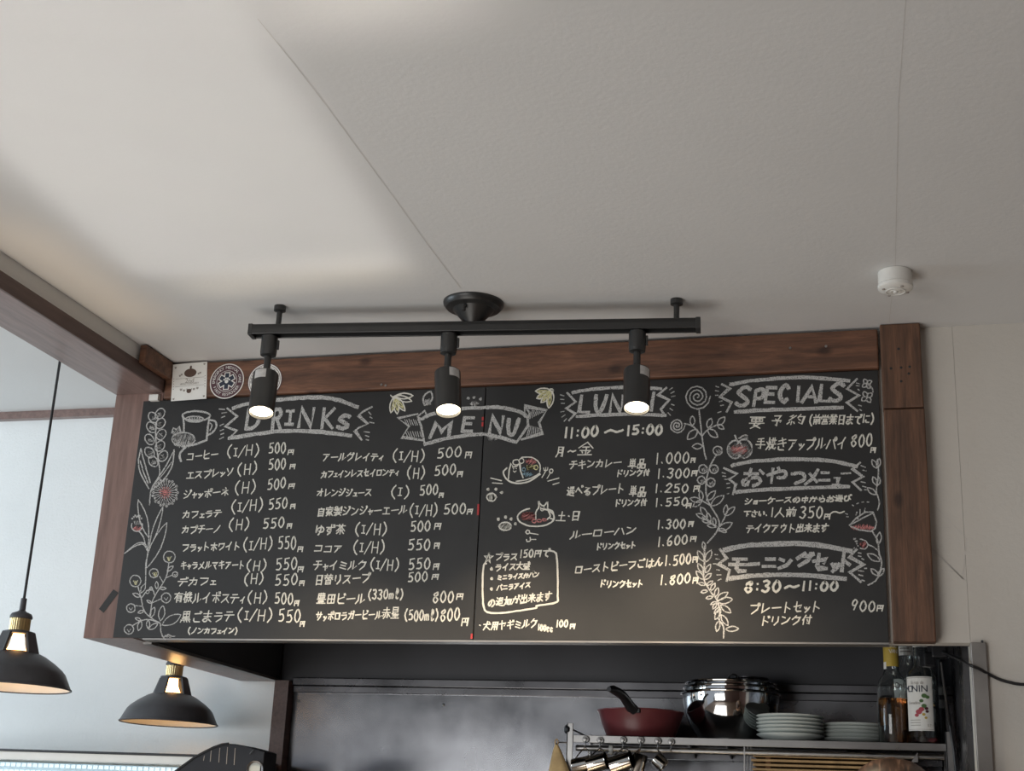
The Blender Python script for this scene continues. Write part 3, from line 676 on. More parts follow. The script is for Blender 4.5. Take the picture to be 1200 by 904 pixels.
class Chalk:
    """chalk marks given in photo pixels, laid as thin ribbons on the board's face"""
    def __init__(s): s.mb = MB(); s.cx = []
    def stroke(s, P, w=1.8, sm=False, jit=0.18):
        if sm: P = catmull([tuple(p) for p in P])
        NS[0] += 1
        y = D - 0.0004 - 0.0000012 * (NS[0] % 300)
        pts = []
        for p in P:
            q = at_y(p[0] + random.uniform(-jit, jit), p[1] + random.uniform(-jit, jit), y); pts.append(Vector((q.x, q.z)))
        pts = [p for i, p in enumerate(pts) if i == 0 or (p - pts[i - 1]).length > 1e-5]
        if len(pts) < 2: return s
        s.cx.append(sum(p.x for p in pts) / len(pts))
        hw = w * 0.00097
        n = len(pts); vs = []
        for i in range(n):
            a = pts[max(i - 1, 0)]; b_ = pts[min(i + 1, n - 1)]; d = (b_ - a).normalized()
            e = Vector((-d.y, d.x))
            if 0 < i < n - 1:
                d1 = (pts[i] - a).normalized(); k = 1 / max(0.55, abs(Vector((-d1.y, d1.x)).dot(e)))
            else: k = 0.8
            h = hw * k * random.uniform(0.86, 1.12)
            p = pts[i] - d * hw * 0.6 if i == 0 else (pts[i] + d * hw * 0.6 if i == n - 1 else pts[i])
            vs += [p + e * h, p - e * h]
        s.mb.add([(v.x, y, v.y) for v in vs], [(2 * i, 2 * i + 1, 2 * i + 3, 2 * i + 2) for i in range(n - 1)])
        return s
    def text(s, txt, x0, y0, x1, y1, h, w=1.75, fill=0.86, jit=0.2):
        tot = sum(adv(c) for c in txt); u = 0.0
        for ch in txt:
            a = adv(ch)
            if ch != ' ':
                cell = (x1 - x0) * a / tot
                cx = x0 + (x1 - x0) * (u + a / 2) / tot; cy = y0 + (y1 - y0) * (u + a / 2) / tot
                k = 1.0; gw = cell * fill; gh = h
                if ch in SMALL: k = 0.62; gh = h * k; cy += h * 0.20; gw = cell * 0.80
                if ch in '()': gh = h * 1.22; gw = cell * 1.1
                if ch in '/': gh = h * 1.1; gw = cell * 1.2
                if ch in '.:・': gw = h * 0.7
                if ch in '1': gw = h * 0.6
                sl = (y1 - y0) / max(1, (x1 - x0)) 
                dyj = random.uniform(-0.05, 0.05) * h
                for st in G[ch].split():
                    sm = st[0] == '~'; st = st.lstrip('~')
                    P = [(int(st[i], 16), int(st[i + 1], 16)) for i in range(0, len(st) - 1, 2)]
                    P = [(cx + (px - 7.5) / 15 * gw + (7.5 - py) * 0.012 * gw, cy + dyj + (py - 7.5) / 15 * gh + (px - 7.5) / 15 * gw * sl * 0.6) for px, py in P]
                    s.stroke(P, w, sm, jit)
            u += a
        return s
    def done(s, name, mat='chalk_white', par=None):
        if not s.mb.v: return
        x = sum(s.cx) / len(s.cx)
        return s.mb.build(name, mat, par or (BL if x < XM else BR))
    def ring(s, cx, cy, rx, ry, w=1.6, n=14, a0=0, a1=360):
        return s.stroke([(cx + rx * math.cos(math.radians(a0 + (a1 - a0) * i / n)), cy + ry * math.sin(math.radians(a0 + (a1 - a0) * i / n))) for i in range(n + 1)], w, False, 0.25)
    def oval(s, cx, cy, ra, rb, ang, w=1.6, n=16):
        ca, sa = math.cos(ang), math.sin(ang)
        return s.stroke([(cx + ra * math.cos(t) * ca - rb * math.sin(t) * sa, cy + ra * math.cos(t) * sa + rb * math.sin(t) * ca) for t in [2 * PI * i / n for i in range(n + 1)]], w, False, 0.2)
    def leaf(s, x0, y0, x1, y1, k=0.22, w=1.5):
        dx, dy = x1 - x0, y1 - y0
        for sg in (-1, 1):
            s.stroke([(x0 + dx * t - dy * sg * k * math.sin(PI * t) ** 0.8, y0 + dy * t + dx * sg * k * math.sin(PI * t) ** 0.8) for t in (0, .12, .3, .5, .7, .88, 1)], w, False, 0.15)
        return s
    def scribble(s, cx, cy, rx, ry, w=1.6, n=16, ang=0.6):
        P = []
        for i in range(n + 1):
            t = -1 + 2 * i / n; hh = math.sqrt(max(0, 1 - t * t)) * (1 if i % 2 else -1)
            ux, uy = t, hh
            P.append((cx + rx * (ux * math.cos(ang) - uy * math.sin(ang)), cy + ry * (ux * math.sin(ang) + uy * math.cos(ang))))
        return s.stroke(P, w, False, 0.5)
    def ticks(s, L, w=1.6):
        for x0, y0, x1, y1 in L: s.stroke([(x0, y0), (x1, y1)], w)
        return s
def lines(rows, w=1.75):
    """one part for each written word group: dish, (I/H) choice, price"""
    for row in rows:
        k = 0
        while k < len(row):
            c = Chalk(); t = row[k][0]
            c.text(*row[k], w=w)
            name = 'serving_choice' if t[0] == '(' and t[1] in 'IH' else ('price' if t[0] in '0123456789' and ':' not in t else ('opening_hours' if ':' in t or t in '月金～' else 'menu_item'))
            if k + 1 < len(row) and row[k + 1][0] == '円': c.text(*row[k + 1], w=w); k += 1
            c.done(name); k += 1
# --- drinks, first column
lines([
 [('コーヒー', 218.5, 535.8, 256, 532, 10), ('(I/H)', 265, 530, 305, 527, 13), ('500', 314, 526, 335.5, 525, 12.5), ('円', 336, 530, 345.7, 529.5, 6.5)],
 [('エスプレッソ', 218, 558, 274, 552.6, 9.5), ('(H)', 277, 551, 302.5, 548, 13), ('500', 314, 545, 335.5, 543.5, 12.5), ('円', 338.6, 546.5, 347, 546.5, 6.5)],
 [('ジャッポーネ', 214.5, 580, 269, 576, 10), ('(H)', 274, 572.5, 301, 570, 14), ('500', 312.5, 568.5, 335.5, 566, 12.5), ('円', 337, 569.5, 346.5, 569, 6.5)],
 [('カフェラテ', 213.5, 603.5, 260, 601, 9), ('(I/H)', 270, 595.5, 309.5, 591, 14), ('550', 313.8, 592.5, 337.5, 589, 12.5), ('円', 339.5, 593.5, 347, 593, 6.5)],
 [('カプチーノ', 213, 621, 259, 619.5, 9), ('(H)', 267, 616, 293.5, 614, 13), ('550', 307, 614.5, 334, 612, 12), ('円', 335.4, 616, 343, 616, 6.5)],
 [('フラットホワイト', 213, 642, 282, 639.5, 9.5), ('(I/H)', 284, 639.5, 320.5, 636.5, 14), ('550', 325, 636, 347.5, 637, 15), ('円', 348, 643, 356, 643, 7)],
 [('キャラメルマキアート', 211.5, 663, 287, 662, 8.8), ('(H)', 287.7, 663, 313.6, 662, 12), ('550', 322, 661, 349, 661, 14), ('円', 348, 667, 356.5, 667, 7)],
 [('デカフェ', 208, 682, 254, 680.5, 10), ('(H)', 285, 679.3, 310, 678, 12.5), ('550', 321, 680, 349.6, 679, 13), ('円', 350, 683, 357.5, 683, 7)],
 [('有機ルイボスティ', 203.6, 700.5, 288, 700.5, 12.5), ('(H)', 289, 700.5, 314.4, 700.5, 13), ('500', 321, 701, 344, 702, 13), ('円', 344, 706.5, 351, 706.5, 7)],
 [('黒ごまラテ', 211.5, 723.5, 275, 721.5, 13), ('(I/H)', 277, 721.5, 320.5, 721.5, 14), ('550', 325, 722, 353, 722, 15), ('円', 350.7, 731, 357.7, 731, 7)],
 [('(ノンカフェイン)', 220, 739.5, 278.5, 739.5, 7.2)],
# --- drinks, second column
 [('アールグレイティ', 377.5, 536, 450, 535, 9.5), ('(I/H)', 459, 534.5, 499, 534, 13), ('500', 511, 531.5, 541.7, 529.5, 12), ('円', 544, 532.5, 554, 532.5, 8.5)],
 [('カフェインレスセイロンティ', 376, 556, 468, 553, 8.5), ('(H)', 476, 554.5, 499, 554.5, 13), ('500', 508, 552, 535, 550, 12), ('円', 535, 555.5, 543, 555.5, 7.5)],
 [('オレンジジュース', 371, 577.5, 436, 577.5, 9), ('(I)', 457, 576.5, 481, 576.5, 13), ('500', 491, 574.5, 514, 574, 12), ('円', 513.7, 580, 520.5, 580, 6.5)],
 [('自家製ジンジャーエール', 371, 600, 477.5, 597.5, 10.5), ('(I/H)', 479, 598, 513.7, 598, 13.5), ('500', 519, 596.5, 546.7, 596.5, 12), ('円', 546.7, 599.5, 554.7, 599.5, 7)],
 [('ゆず茶', 368.7, 621, 405, 621, 11.5), ('(I/H)', 415, 620.5, 454.7, 620, 13.5), ('500', 480, 616.8, 505, 616.5, 12), ('円', 508, 616.5, 518, 616.5, 8.5)],
 [('ココア', 367.5, 643, 401.5, 643, 9), ('(I/H)', 413, 641.3, 452, 641, 14), ('550', 477, 638.5, 505, 638, 13), ('円', 508, 639, 516, 639, 8)],
 [('チャイミルク', 366.7, 662.5, 430, 662.5, 11), ('(I/H)', 433, 661.7, 468.7, 661.5, 13), ('550', 477.5, 661.5, 505, 661, 13), ('円', 506.7, 664, 515.5, 664, 8)],
 [('日替りスープ', 368.7, 680.5, 434, 677, 11.5), ('500', 477, 676.5, 501.7, 676, 11), ('円', 505, 675.5, 515.5, 675.5, 7)],
 [('豊田ビール', 371, 701.5, 428, 701.5, 12), ('(330ml)', 431, 697, 473, 696.5, 11), ('800', 506, 700.5, 532.5, 700, 13), ('円', 534, 699, 544, 699, 8)],
 [('サッポロラガービール', 370, 722.5, 447.5, 720.5, 10), ('赤星', 447.5, 718.5, 468.5, 718.5, 13), ('(500ml)', 473.7, 721.5, 514, 721.5, 12), ('800', 515, 720.5, 539.5, 720, 14.5), ('円', 540, 728, 550, 728, 10.5)],
# --- lunch
 [('月', 651, 529.5, 662, 529.5, 12), ('～', 665, 529.5, 675, 529, 5), ('金', 677, 526, 696, 526, 15)],
 [('チキンカレー', 666.7, 545, 728.5, 542.5, 9.5), ('単品', 736, 543.5, 757, 543.5, 11), ('1.000', 767, 538, 808.5, 536.5, 12.5), ('円', 809, 539, 815.5, 539, 6.5)],
 [('ドリンク付', 721.5, 555, 761.5, 554, 7.5), ('1.300', 769, 555.2, 809, 554.5, 11), ('円', 809.5, 554.5, 818, 554.5, 7)],
 [('選べるプレート', 664, 576, 732, 572.5, 11), ('単品', 737, 576, 757, 576, 11.5), ('1.250', 766, 572.5, 807.5, 572.5, 10), ('円', 812, 572.5, 821, 572.5, 8)],
 [('ドリンク付', 719.7, 590, 758, 588.7, 8), ('1.550', 766.5, 589, 807, 588, 9.5), ('円', 803.5, 592.5, 811, 592, 6)],
 [('土・日', 651.6, 605.5, 681, 605, 11)],
 [('ルーローハン', 668, 627.5, 746, 620.5, 10), ('1.300', 769, 615, 804, 614, 10.5), ('円', 806, 614, 813, 614, 7)],
 [('ドリンクセット', 698, 641, 745.5, 639, 7.5), ('1.600', 769.5, 635.2, 806.5, 632, 11), ('円', 808, 631.5, 817, 631.5, 7)],
 [('ローストビーフごはん', 673, 668.5, 777, 658, 10.5), ('1.500', 778, 658, 810.5, 655, 12), ('円', 811, 655, 818.5, 655, 8)],
 [('ドリンクセット', 702, 684.5, 754, 684, 8), ('1.800', 772.5, 680.5, 809.8, 678, 11.5), ('円', 811, 679.5, 819, 679.5, 8)],
 [('☆', 566, 654.5, 578, 654, 12), ('プラス', 580, 653, 607, 652, 8.5), ('150円で', 608.5, 649.5, 645, 647.5, 9)],
 [('ライス大盛', 580, 665.3, 621.5, 663, 8.5)], [('ミニライスかパン', 582.5, 677, 632, 673.5, 6.5)], [('バニラアイス', 582, 689, 622, 685.5, 7)],
 [('の追加が出来ます', 571.5, 706.5, 647, 698.5, 10)],
 [('・', 560, 733, 564.5, 733, 7), ('犬用ヤギミルク', 566, 733.8, 630, 731, 10), ('100cc', 630, 735, 648, 737.5, 6.5), ('100', 651, 731, 666, 731, 8), ('円', 667.3, 734, 674.5, 734, 6.5)],
], 1.75)
c = Chalk()
for x, y in ((576, 667), (576.5, 678.5), (576, 690.5)): c.ring(x, y, 1.1, 1.1, 1.6, 8)
c.done('bullet')
Chalk().stroke([(570, 661), (567, 662.5), (565.6, 676.5), (565.8, 700), (567, 712), (571.3, 717.6), (584, 719), (605, 716.5), (627.7, 713), (629.7, 710.3), (651.6, 706.4), (653.6, 699), (653.4, 670), (652.3, 652), (650, 647.3), (645, 645.7)], 2.2, True).done('text_box')
lines([[('11:00', 659.5, 508, 702, 505.5, 12), ('～', 708, 506, 731, 505.5, 8), ('15:00', 733, 504.5, 777, 503.5, 11)]], 2.9)
# --- specials
lines([
 [('要', 877, 494, 897, 494, 15), ('予', 904, 493, 917, 493, 14), ('約', 922, 492.5, 943.5, 492.5, 12), ('(前営業日までに)', 948, 492.5, 1024.5, 490.5, 11)],
 [('手焼きアップルパイ', 885, 520.5, 993, 519, 14), ('800', 996, 517, 1023, 515.5, 14.5), ('円', 1019.5, 527, 1027, 527, 7)],
 [('ショーケースの中からお選び', 872, 588, 998, 583.5, 7.6)],
 [('下さい.', 871.5, 602, 900, 601.5, 7), ('1人前', 902, 601, 933.5, 600, 10.5), ('350', 936, 601.5, 965, 600.5, 13.5), ('円', 965, 605, 974, 605, 7), ('～', 973, 600.5, 990, 600.5, 6)],
 [('テイクアウト出来ます', 874, 619.5, 971.5, 618.5, 9.5)],
 [('プレートセット', 878, 714, 962.5, 710.5, 12)], [('ドリンク付', 890, 728.5, 951.5, 726, 10.5)],
 [('900', 996, 708.5, 1026.5, 711.5, 12), ('円', 1026.5, 712.5, 1036, 712.5, 8)],
], 1.7)
lines([[('8:30', 871, 688, 916, 688, 13), ('～', 919, 689, 937, 687, 7), ('11:00', 938, 687, 983, 687, 10.5)]], 2.7)
# --- banners and headings
def banner(rows, w, name='banner_stroke', mat='chalk_soft', par=None):
    for P, ww in rows:
        c = Chalk(); c.stroke(P, ww * 1.25, len(P) > 2 and ww > 3.2, 0.3); c.done(name, mat, par)
def heading(letters, w, par=None):
    for ch, x0, x1, y0, y1 in letters:
        c = Chalk(); c.text(ch, x0, (y0 + y1) / 2, x1, (y0 + y1) / 2, y1 - y0, w * 1.35, 0.9, 0.25); c.done('heading_letter', 'chalk_soft', par)
banner([([(273, 478.5), (290, 473.5), (322, 469), (350, 466.7), (376, 466), (398, 469.5), (419, 477.5)], 4.2), ([(268, 514), (300, 509), (330, 505.3), (368, 506), (390, 508), (411, 511)], 4.2),
        ([(266, 479), (278, 488), (264, 500), (277.5, 505), (268, 514)], 2.4), ([(436, 477), (426, 482), (420, 487), (431, 497), (421, 501), (416, 505), (424, 516)], 2.2)], 4)
heading([('D', 285, 306, 479, 503), ('R', 317, 331, 478, 502), ('I', 332, 347, 478, 501), ('N', 348, 370, 477.5, 501), ('K', 374, 394, 476.5, 501), ('S', 393.5, 412, 487, 502.5)], 3.9)
Chalk().ticks([(257, 479.5, 263, 480), (260, 484.5, 265.5, 483.5), (259, 489.5, 263.5, 488), (258, 499, 262, 497), (258, 505, 262, 503.5), (257, 515, 262, 512.5), (259, 509.5, 262, 508)], 1.8).done('tick_marks', 'chalk_soft')
Chalk().ticks([(432, 483, 435, 486), (433.5, 489, 436, 490), (433, 495, 438, 496), (427, 506, 433, 507), (428, 510.5, 432, 512), (429, 515.5, 432, 516)], 1.8).done('tick_marks', 'chalk_soft')
# MENU ribbon: its left half on one board, its right half on the other
banner([([(489.5, 485.5), (466.6, 490.5), (479.4, 500), (471, 512.5), (497, 516.5)], 2.2), ([(489.5, 488), (497.7, 481.5), (500, 487), (493, 491.5), (489.5, 488)], 2.2), ([(490.4, 490), (493.5, 500), (497.7, 521)], 2.6),
        ([(495, 491), (507, 485.5), (538, 479.5), (566.5, 478)], 3.6), ([(497.7, 521), (520.7, 514.7), (550, 510.3), (566, 509)], 3.6)], 3, par=BL)
banner([([(569, 477.8), (587, 477.7), (608.7, 482.6), (618, 489)], 3.6), ([(569, 509), (587, 513), (605, 518.5)], 3.6), ([(618, 489), (619, 499), (613, 508), (605, 518.5)], 2.6),
        ([(615, 489), (615, 476.5), (640.8, 481), (631.6, 495.4), (635.5, 508), (611.4, 515.6)], 2.4), ([(615, 477), (621, 484), (619, 492)], 2.0)], 3, par=BR)
c = Chalk()
for i in range(7): c.stroke([(474 + 2.6 * i, 491.5 + (i % 2)), (477 + 2.5 * i, 498.5)], 1.2); c.stroke([(475 + 2.8 * i, 506), (478 + 2.6 * i, 512.5)], 1.2)
c.done('ribbon_shading', 'chalk_soft', BL)
c = Chalk()
for i in range(7): c.stroke([(621 + 2.4 * i, 491 - 1.2 * i), (624 + 2.2 * i, 481 + 0.3 * i)], 1.3); c.stroke([(617 + 2.5 * i, 512 - 0.6 * i), (620.5 + 1.8 * i, 499 + 0.5 * i)], 1.3)
c.done('ribbon_shading', 'chalk_soft', BR)
heading([('M', 503, 531, 494, 513), ('E', 539, 557, 488.5, 505)], 3.8, BL); heading([('N', 572, 592, 487, 507), ('U', 592, 610, 490, 510)], 3.8, BR)
Chalk().scribble(577, 513.5, 6, 3, 1.3, 14).done('paw_drawing', 'chalk_soft', BR)
c = Chalk()
for x, y in ((549, 467), (555.5, 466), (563, 468)): c.ring(x, y, 0.9, 0.9, 1.8, 6)
c.scribble(556, 473.5, 5, 2.6, 1.8, 12, 0).done('paw_drawing', 'chalk_soft', BL)
c = Chalk()
for x1, y1 in ((458, 484), (465.5, 485.5), (474.5, 482), (482.5, 470.5), (484, 464)): c.leaf(463, 464.5, x1, y1, 0.16, 1.7)
c.stroke([(457.5, 463.5), (460, 466), (466, 463), (470, 463)], 1.8).done('petal_outline', 'chalk_white', BL)
c = Chalk()
for x1, y1 in ((459.5, 481), (466, 481.5), (473, 478.5)): c.leaf(463.5, 468, x1, y1, 0.10, 1.6)
c.done('petal_shading', 'chalk_yellow', BL)
c = Chalk(); c.leaf(505, 459, 497.5, 475, 0.30, 2.2); c.scribble(502, 471.5, 4, 4, 1.8, 10); c.done('bud_drawing', 'chalk_soft', BL)
c = Chalk()
for x1, y1 in ((627.5, 458.5), (629, 467), (634, 472), (643, 478.5)): c.leaf(647, 459, x1, y1, 0.19, 1.7)
c.ring(646, 458, 2.5, 2, 1.8, 10).done('petal_outline', 'chalk_white', BR)
c = Chalk()
for x1, y1 in ((630, 459), (631, 466), (636, 470), (643.5, 475)): c.leaf(645, 460, x1, y1, 0.10, 1.9)
c.done('petal_shading', 'chalk_yellow', BR)
banner([([(671, 460.5), (685, 457.5), (700, 455.7), (731, 454.2), (774.7, 455.7)], 3.4), ([(675.7, 488.3), (719, 486), (750, 486), (779.6, 487)], 3.4),
        ([(665, 460.5), (674.5, 471.4), (663.6, 478.7), (674.5, 484.7), (667, 493)], 2.4), ([(781, 454.5), (771, 463), (784.4, 469), (774.7, 480), (779.6, 488)], 2.4)], 3)
heading([('L', 676, 695, 463, 483.5), ('U', 694, 713, 463, 483.5), ('N', 713, 732, 462, 483), ('C', 732, 748, 461, 483), ('H', 748, 768, 460, 482)], 3.6)
Chalk().ticks([(656.5, 463, 661, 464), (657, 468, 661, 468.5), (658, 473, 661.5, 473), (657, 483, 661, 482), (658.5, 489, 662, 486.5), (661, 494, 664, 491)], 1.5).done('tick_marks', 'chalk_soft')
Chalk().ticks([(785, 457, 788, 454.5), (786, 461, 790, 459), (787, 465, 791, 464), (787, 474, 790, 475), (785, 479, 788, 481), (783, 484, 786, 487)], 1.5).done('tick_marks', 'chalk_soft')
banner([([(856, 450.8), (876, 447), (898, 445), (941.7, 442.3), (994.8, 446.3)], 3.6), ([(861.5, 483), (890, 481), (920, 480), (987, 478)], 3.8),
        ([(846, 450.6), (855, 455), (844, 465.7), (857, 472), (851.7, 483)], 2.5), ([(1004.5, 444.5), (992.6, 456), (1006.7, 463.6), (992.6, 472), (1004.5, 482)], 2.3)], 3)
heading([('S', 860, 882, 454, 476), ('P', 881, 897, 456, 475), ('E', 894, 911, 454, 472.5), ('C', 911, 926, 452, 471.5), ('|', 930, 940, 454, 470.5), ('A', 939, 960, 452, 471.5), ('L', 957, 977, 450, 470), ('S', 970, 991, 450, 471)], 3.6)
Chalk().ticks([(839, 453, 842, 454), (838.5, 458, 842, 458.5), (838.5, 463.5, 841.5, 463.5), (843, 471, 846, 470), (844.5, 475.5, 848, 475), (841, 484, 845, 482.5)], 1.5).done('tick_marks', 'chalk_soft')
Chalk().ticks([(1003.5, 449, 1007.5, 450), (1003.5, 452, 1007, 452.5), (1005.5, 456.5, 1007, 457.5), (1006, 475, 1009.5, 476), (1007.5, 480, 1009.5, 481.5)], 1.5).done('tick_marks', 'chalk_soft')
banner([([(858, 546), (872, 542.5), (887.5, 540.5), (931, 538.2), (974, 540.7), (1004, 547)], 3.6), ([(862.6, 577), (890, 574.5), (920, 573), (994.8, 570.4)], 3.6),
        ([(848.5, 549), (863.7, 555.7), (854, 562), (862.6, 567.6), (859, 579.5)], 2.3), ([(1007.8, 542.7), (999, 550), (1011, 559), (999, 565.4), (1009, 575)], 2.3)], 3)
heading([('お', 869, 895, 549, 570), ('や', 897, 922, 548, 567), ('つ', 925, 945, 549, 567.5), ('メ', 943, 961.5, 549, 567.5), ('ニ', 959, 974, 550, 566)], 3.0)
heading([('ュ', 974.5, 986, 549, 570), ('ー', 985, 997, 552, 558)], 2.1)
Chalk().ticks([(846, 554, 850, 555), (847, 558, 850.5, 558.5), (849, 562, 852, 562), (851.5, 567, 855, 566.5), (852, 572, 855.5, 571.5), (852, 579, 854, 578.5)], 1.5).done('tick_marks', 'chalk_soft')
Chalk().ticks([(1009, 546, 1014, 548), (1011, 551, 1015, 552), (1009, 565, 1014, 566), (1011, 570, 1015, 571), (1013, 574, 1015, 574.5)], 1.5).done('tick_marks', 'chalk_soft')
banner([([(848.5, 645), (866, 641), (887.5, 638.7), (931, 637.2), (963, 639.8), (997, 646)], 4.6), ([(855, 678.6), (876, 675.5), (898, 674.2), (941.7, 674.2), (990.4, 678.6)], 4.2),
        ([(844, 644), (851.7, 654.7), (842, 661), (855, 669), (851.7, 680.7)], 2.7), ([(1004, 644), (995.7, 653), (1012, 661.6), (995.7, 671), (1008.8, 682.4)], 2.7)], 3)
heading([('モ', 852, 878, 652, 671), ('ー', 877, 889.5, 656, 666), ('ニ', 893, 911, 652, 668), ('ン', 911, 928, 653, 667), ('グ', 932, 953, 649, 664), ('セ', 951, 972, 650, 668), ('ッ', 973, 985, 653, 670), ('ト', 982, 999, 648, 670)], 3.6)
Chalk().ticks([(838, 650, 841, 650.5), (839, 655, 843, 656), (836, 661, 839, 661), (840, 668, 843, 668.5), (840, 674, 845, 674), (841, 680.5, 845, 679)], 1.5).done('tick_marks', 'chalk_soft')
Chalk().ticks([(1006, 648, 1009, 648.5), (1006, 652, 1009, 652.5), (1010, 655, 1012, 656), (1013, 666.5, 1015.5, 666.5), (1006, 669, 1012, 670), (1006.5, 674, 1011, 675), (1010, 680, 1013, 681)], 1.7).done('tick_marks', 'chalk_soft')
# --- drawings on the left board
c = Chalk()                                       # lily of the valley
for i, (x, y) in enumerate(((187.5, 485), (179.6, 489.5), (188, 496.5), (177.4, 501), (189, 509.5), (175.3, 515.3), (187.5, 523), (175.3, 530.5), (191, 534.7), (179.6, 541))):
    s_ = 1 if i % 2 == 0 else -1
    c.oval(x, y, 6.8, 4.9, -0.95 * s_ , 1.6); c.scribble(x - s_, y + 1, 3.0, 2.4, 1.5, 9, -0.95 * s_)
c.stroke([(183.5, 494), (182.5, 513), (185, 537), (187, 556), (177.4, 573.5), (175.3, 592)], 1.7, True)
c.stroke([(165, 526), (162.3, 542), (165.2, 556), (174.6, 573)], 1.8, True); c.stroke([(165, 526), (170, 545), (176, 566)], 1.8, True); c.stroke([(164.5, 540), (168, 553), (173.5, 567)], 1.6, True)
c.stroke([(204, 527.5), (202, 545), (193, 561), (178, 575)], 1.9, True); c.stroke([(203, 530), (194, 547), (186, 559), (178, 572)], 1.7, True); c.stroke([(201, 542), (191, 556), (180, 568)], 1.4, True)
c.done('flower_drawing', 'chalk_soft', BL)
c = Chalk()
for k in range(26):
    a = 2 * PI * k / 26; r0, r1 = (5, 13.5) if k % 2 else (8, 15)
    c.stroke([(193.5 + r0 * math.cos(a), 577.5 + r0 * 1.05 * math.sin(a)), (193.5 + r1 * math.cos(a), 577.5 + r1 * 1.05 * math.sin(a))], 1.1)
    c.ring(193.5 + r1 * math.cos(a), 577.5 + r1 * 1.05 * math.sin(a), 1.2, 1.2, 0.9, 6)
c.done('dandelion_drawing', 'chalk_soft', BL)
c = Chalk()
for k in range(13):
    a = 2 * PI * k / 13; c.stroke([(193.5, 577.5), (193.5 + 7 * math.cos(a), 577.5 + 7 * math.sin(a))], 1.1)
c.done('dandelion_heart', 'chalk_pink', BL)
c = Chalk()                                       # second plant with long leaves
for x0, y0, x1, y1, k in ((174, 630, 162, 586, .10), (175, 642, 191, 594, .06), (170.5, 667, 195.5, 613, .10)): c.leaf(x0, y0, x1, y1, k, 1.5)
c.stroke([(146, 649), (158, 640.5), (168, 638.5), (174, 648)], 1.5, True); c.stroke([(147, 648), (160, 637.5), (169, 637), (174, 645)], 1.4, True)
c.stroke([(175, 628), (173, 648), (171, 666), (170.5, 685)], 1.5, True); c.stroke([(163, 623), (168, 630), (172, 645)], 1.6, True)
c.ring(160.5, 616, 6.5, 7.2, 1.4, 16, -20, 200)
for k in range(7): c.ring(155 + 1.8 * k, 608 - 0.8 * (k % 3) - 2.2 * math.sin(k / 2), 0.7, 0.7, 1.1, 5)
for k in range(4): c.stroke([(157 + 2.2 * k, 611), (158 + 2.0 * k, 615)], 1.0)
c.done('flower_drawing', 'chalk_soft', BL)
Chalk().scribble(161, 620, 5.5, 2.8, 1.4, 12, 0.2).done('petal_shading', 'chalk_pink', BL)
c = Chalk()                                       # ball flowers at the bottom
for x, y, r in ((198.4, 653, 6.8), (180.4, 672, 5.2), (205.2, 673.4, 3), (158.6, 681, 6.6), (194.7, 701, 5.5), (153.3, 713, 5), (151.2, 738, 5.5)):
    c.ring(x, y, r, r * 1.02, 1.4, 16); c.stroke([(x - r * .4, y), (x, y + r * .5), (x + r * .4, y - r * .1)], 1.0)
for P in ([(197.7, 660.5), (194.6, 677), (181, 699.7), (177.4, 710), (176.6, 723.7)], [(187, 675.6), (191, 683)], [(202, 674), (194.6, 677.5)], [(161.6, 687.7), (165.3, 701), (169, 716), (178, 725), (188, 731)], [(188.9, 702), (178, 707)],
          [(158.6, 710.2), (166, 711)], [(155.5, 733.5), (166, 727.5), (176.6, 726.8), (188, 731)], [(188, 731), (188.6, 740), (190.5, 746), (194, 750)], [(165.3, 702), (172, 693), (178, 690.5), (181, 697)]): c.stroke(P, 1.5, True)
for q in ((165.3, 695.2, 170, 684.5), (155.6, 696, 164.6, 699.7), (169, 716.2, 161.6, 718.5), (176.6, 723.8, 181, 712), (172, 704, 177.4, 707), (184, 690.7, 183.4, 681.7), (187, 690, 194.6, 690), (196, 669.6, 203, 663.6), (188, 728, 191, 710), (190, 733, 212, 720.7),
          (173.6, 737, 173.6, 727), (174.4, 738, 185, 731), (162.3, 739.5, 165.3, 728), (158.6, 724.5, 165.3, 727.5)): c.leaf(*q, 0.20, 1.3)
c.ring(173, 694, 1.8, 2, 1.1, 8).ring(177, 690, 1.8, 2, 1.1, 8)
c.stroke([(192, 747), (197, 744), (201, 746), (205, 746)], 1.3, True).scribble(197, 746, 4, 2, 0.9, 8)
c.done('flower_drawing', 'chalk_soft', BL)
c = Chalk()
for x, y in ((198, 656), (182, 674), (159, 684)):
    for k in (-1, 0, 1): c.stroke([(x + 2 * k, y - 3), (x + k * 0.6, y + 1.5)], 1.1)
c.done('stamen_drawing', 'chalk_yellow', BL)
c = Chalk()                                       # coffee mug with a little cat
c.ring(230, 487.5, 16.5, 5.5, 2.4, 22).ring(228, 491.5, 10.5, 3.4, 1.8, 18).scribble(228, 491.5, 9, 2.4, 1.3, 12, 0)
c.stroke([(214.5, 488), (215.5, 497), (215.5, 506)], 2.8).stroke([(245.5, 489), (243.5, 502), (242, 516), (229, 521), (214, 523.5)], 2.8)
c.stroke([(245, 492.5), (252, 494), (253.5, 500), (250, 506), (244, 510)], 2.6, True).stroke([(246, 496), (248.5, 499), (246, 505)], 1.6, True)
c.stroke([(218, 524), (212, 530), (210.5, 536), (212.5, 541)], 3.0, True)
c.done('mug_drawing', 'chalk_soft', BL)
c = Chalk()
c.scribble(216, 515, 13, 7.5, 1.7, 34, 0.15).scribble(208, 508, 6, 6, 1.6, 16, 0.5).ring(215, 515, 13.5, 8, 1.6, 20)
c.stroke([(201, 508), (203, 501.5), (206.5, 504), (210, 500), (211.5, 506)], 1.8).scribble(216, 521, 12, 3, 2.0, 18, 0.05)
c.done('cat_drawing', 'chalk_soft', BL)
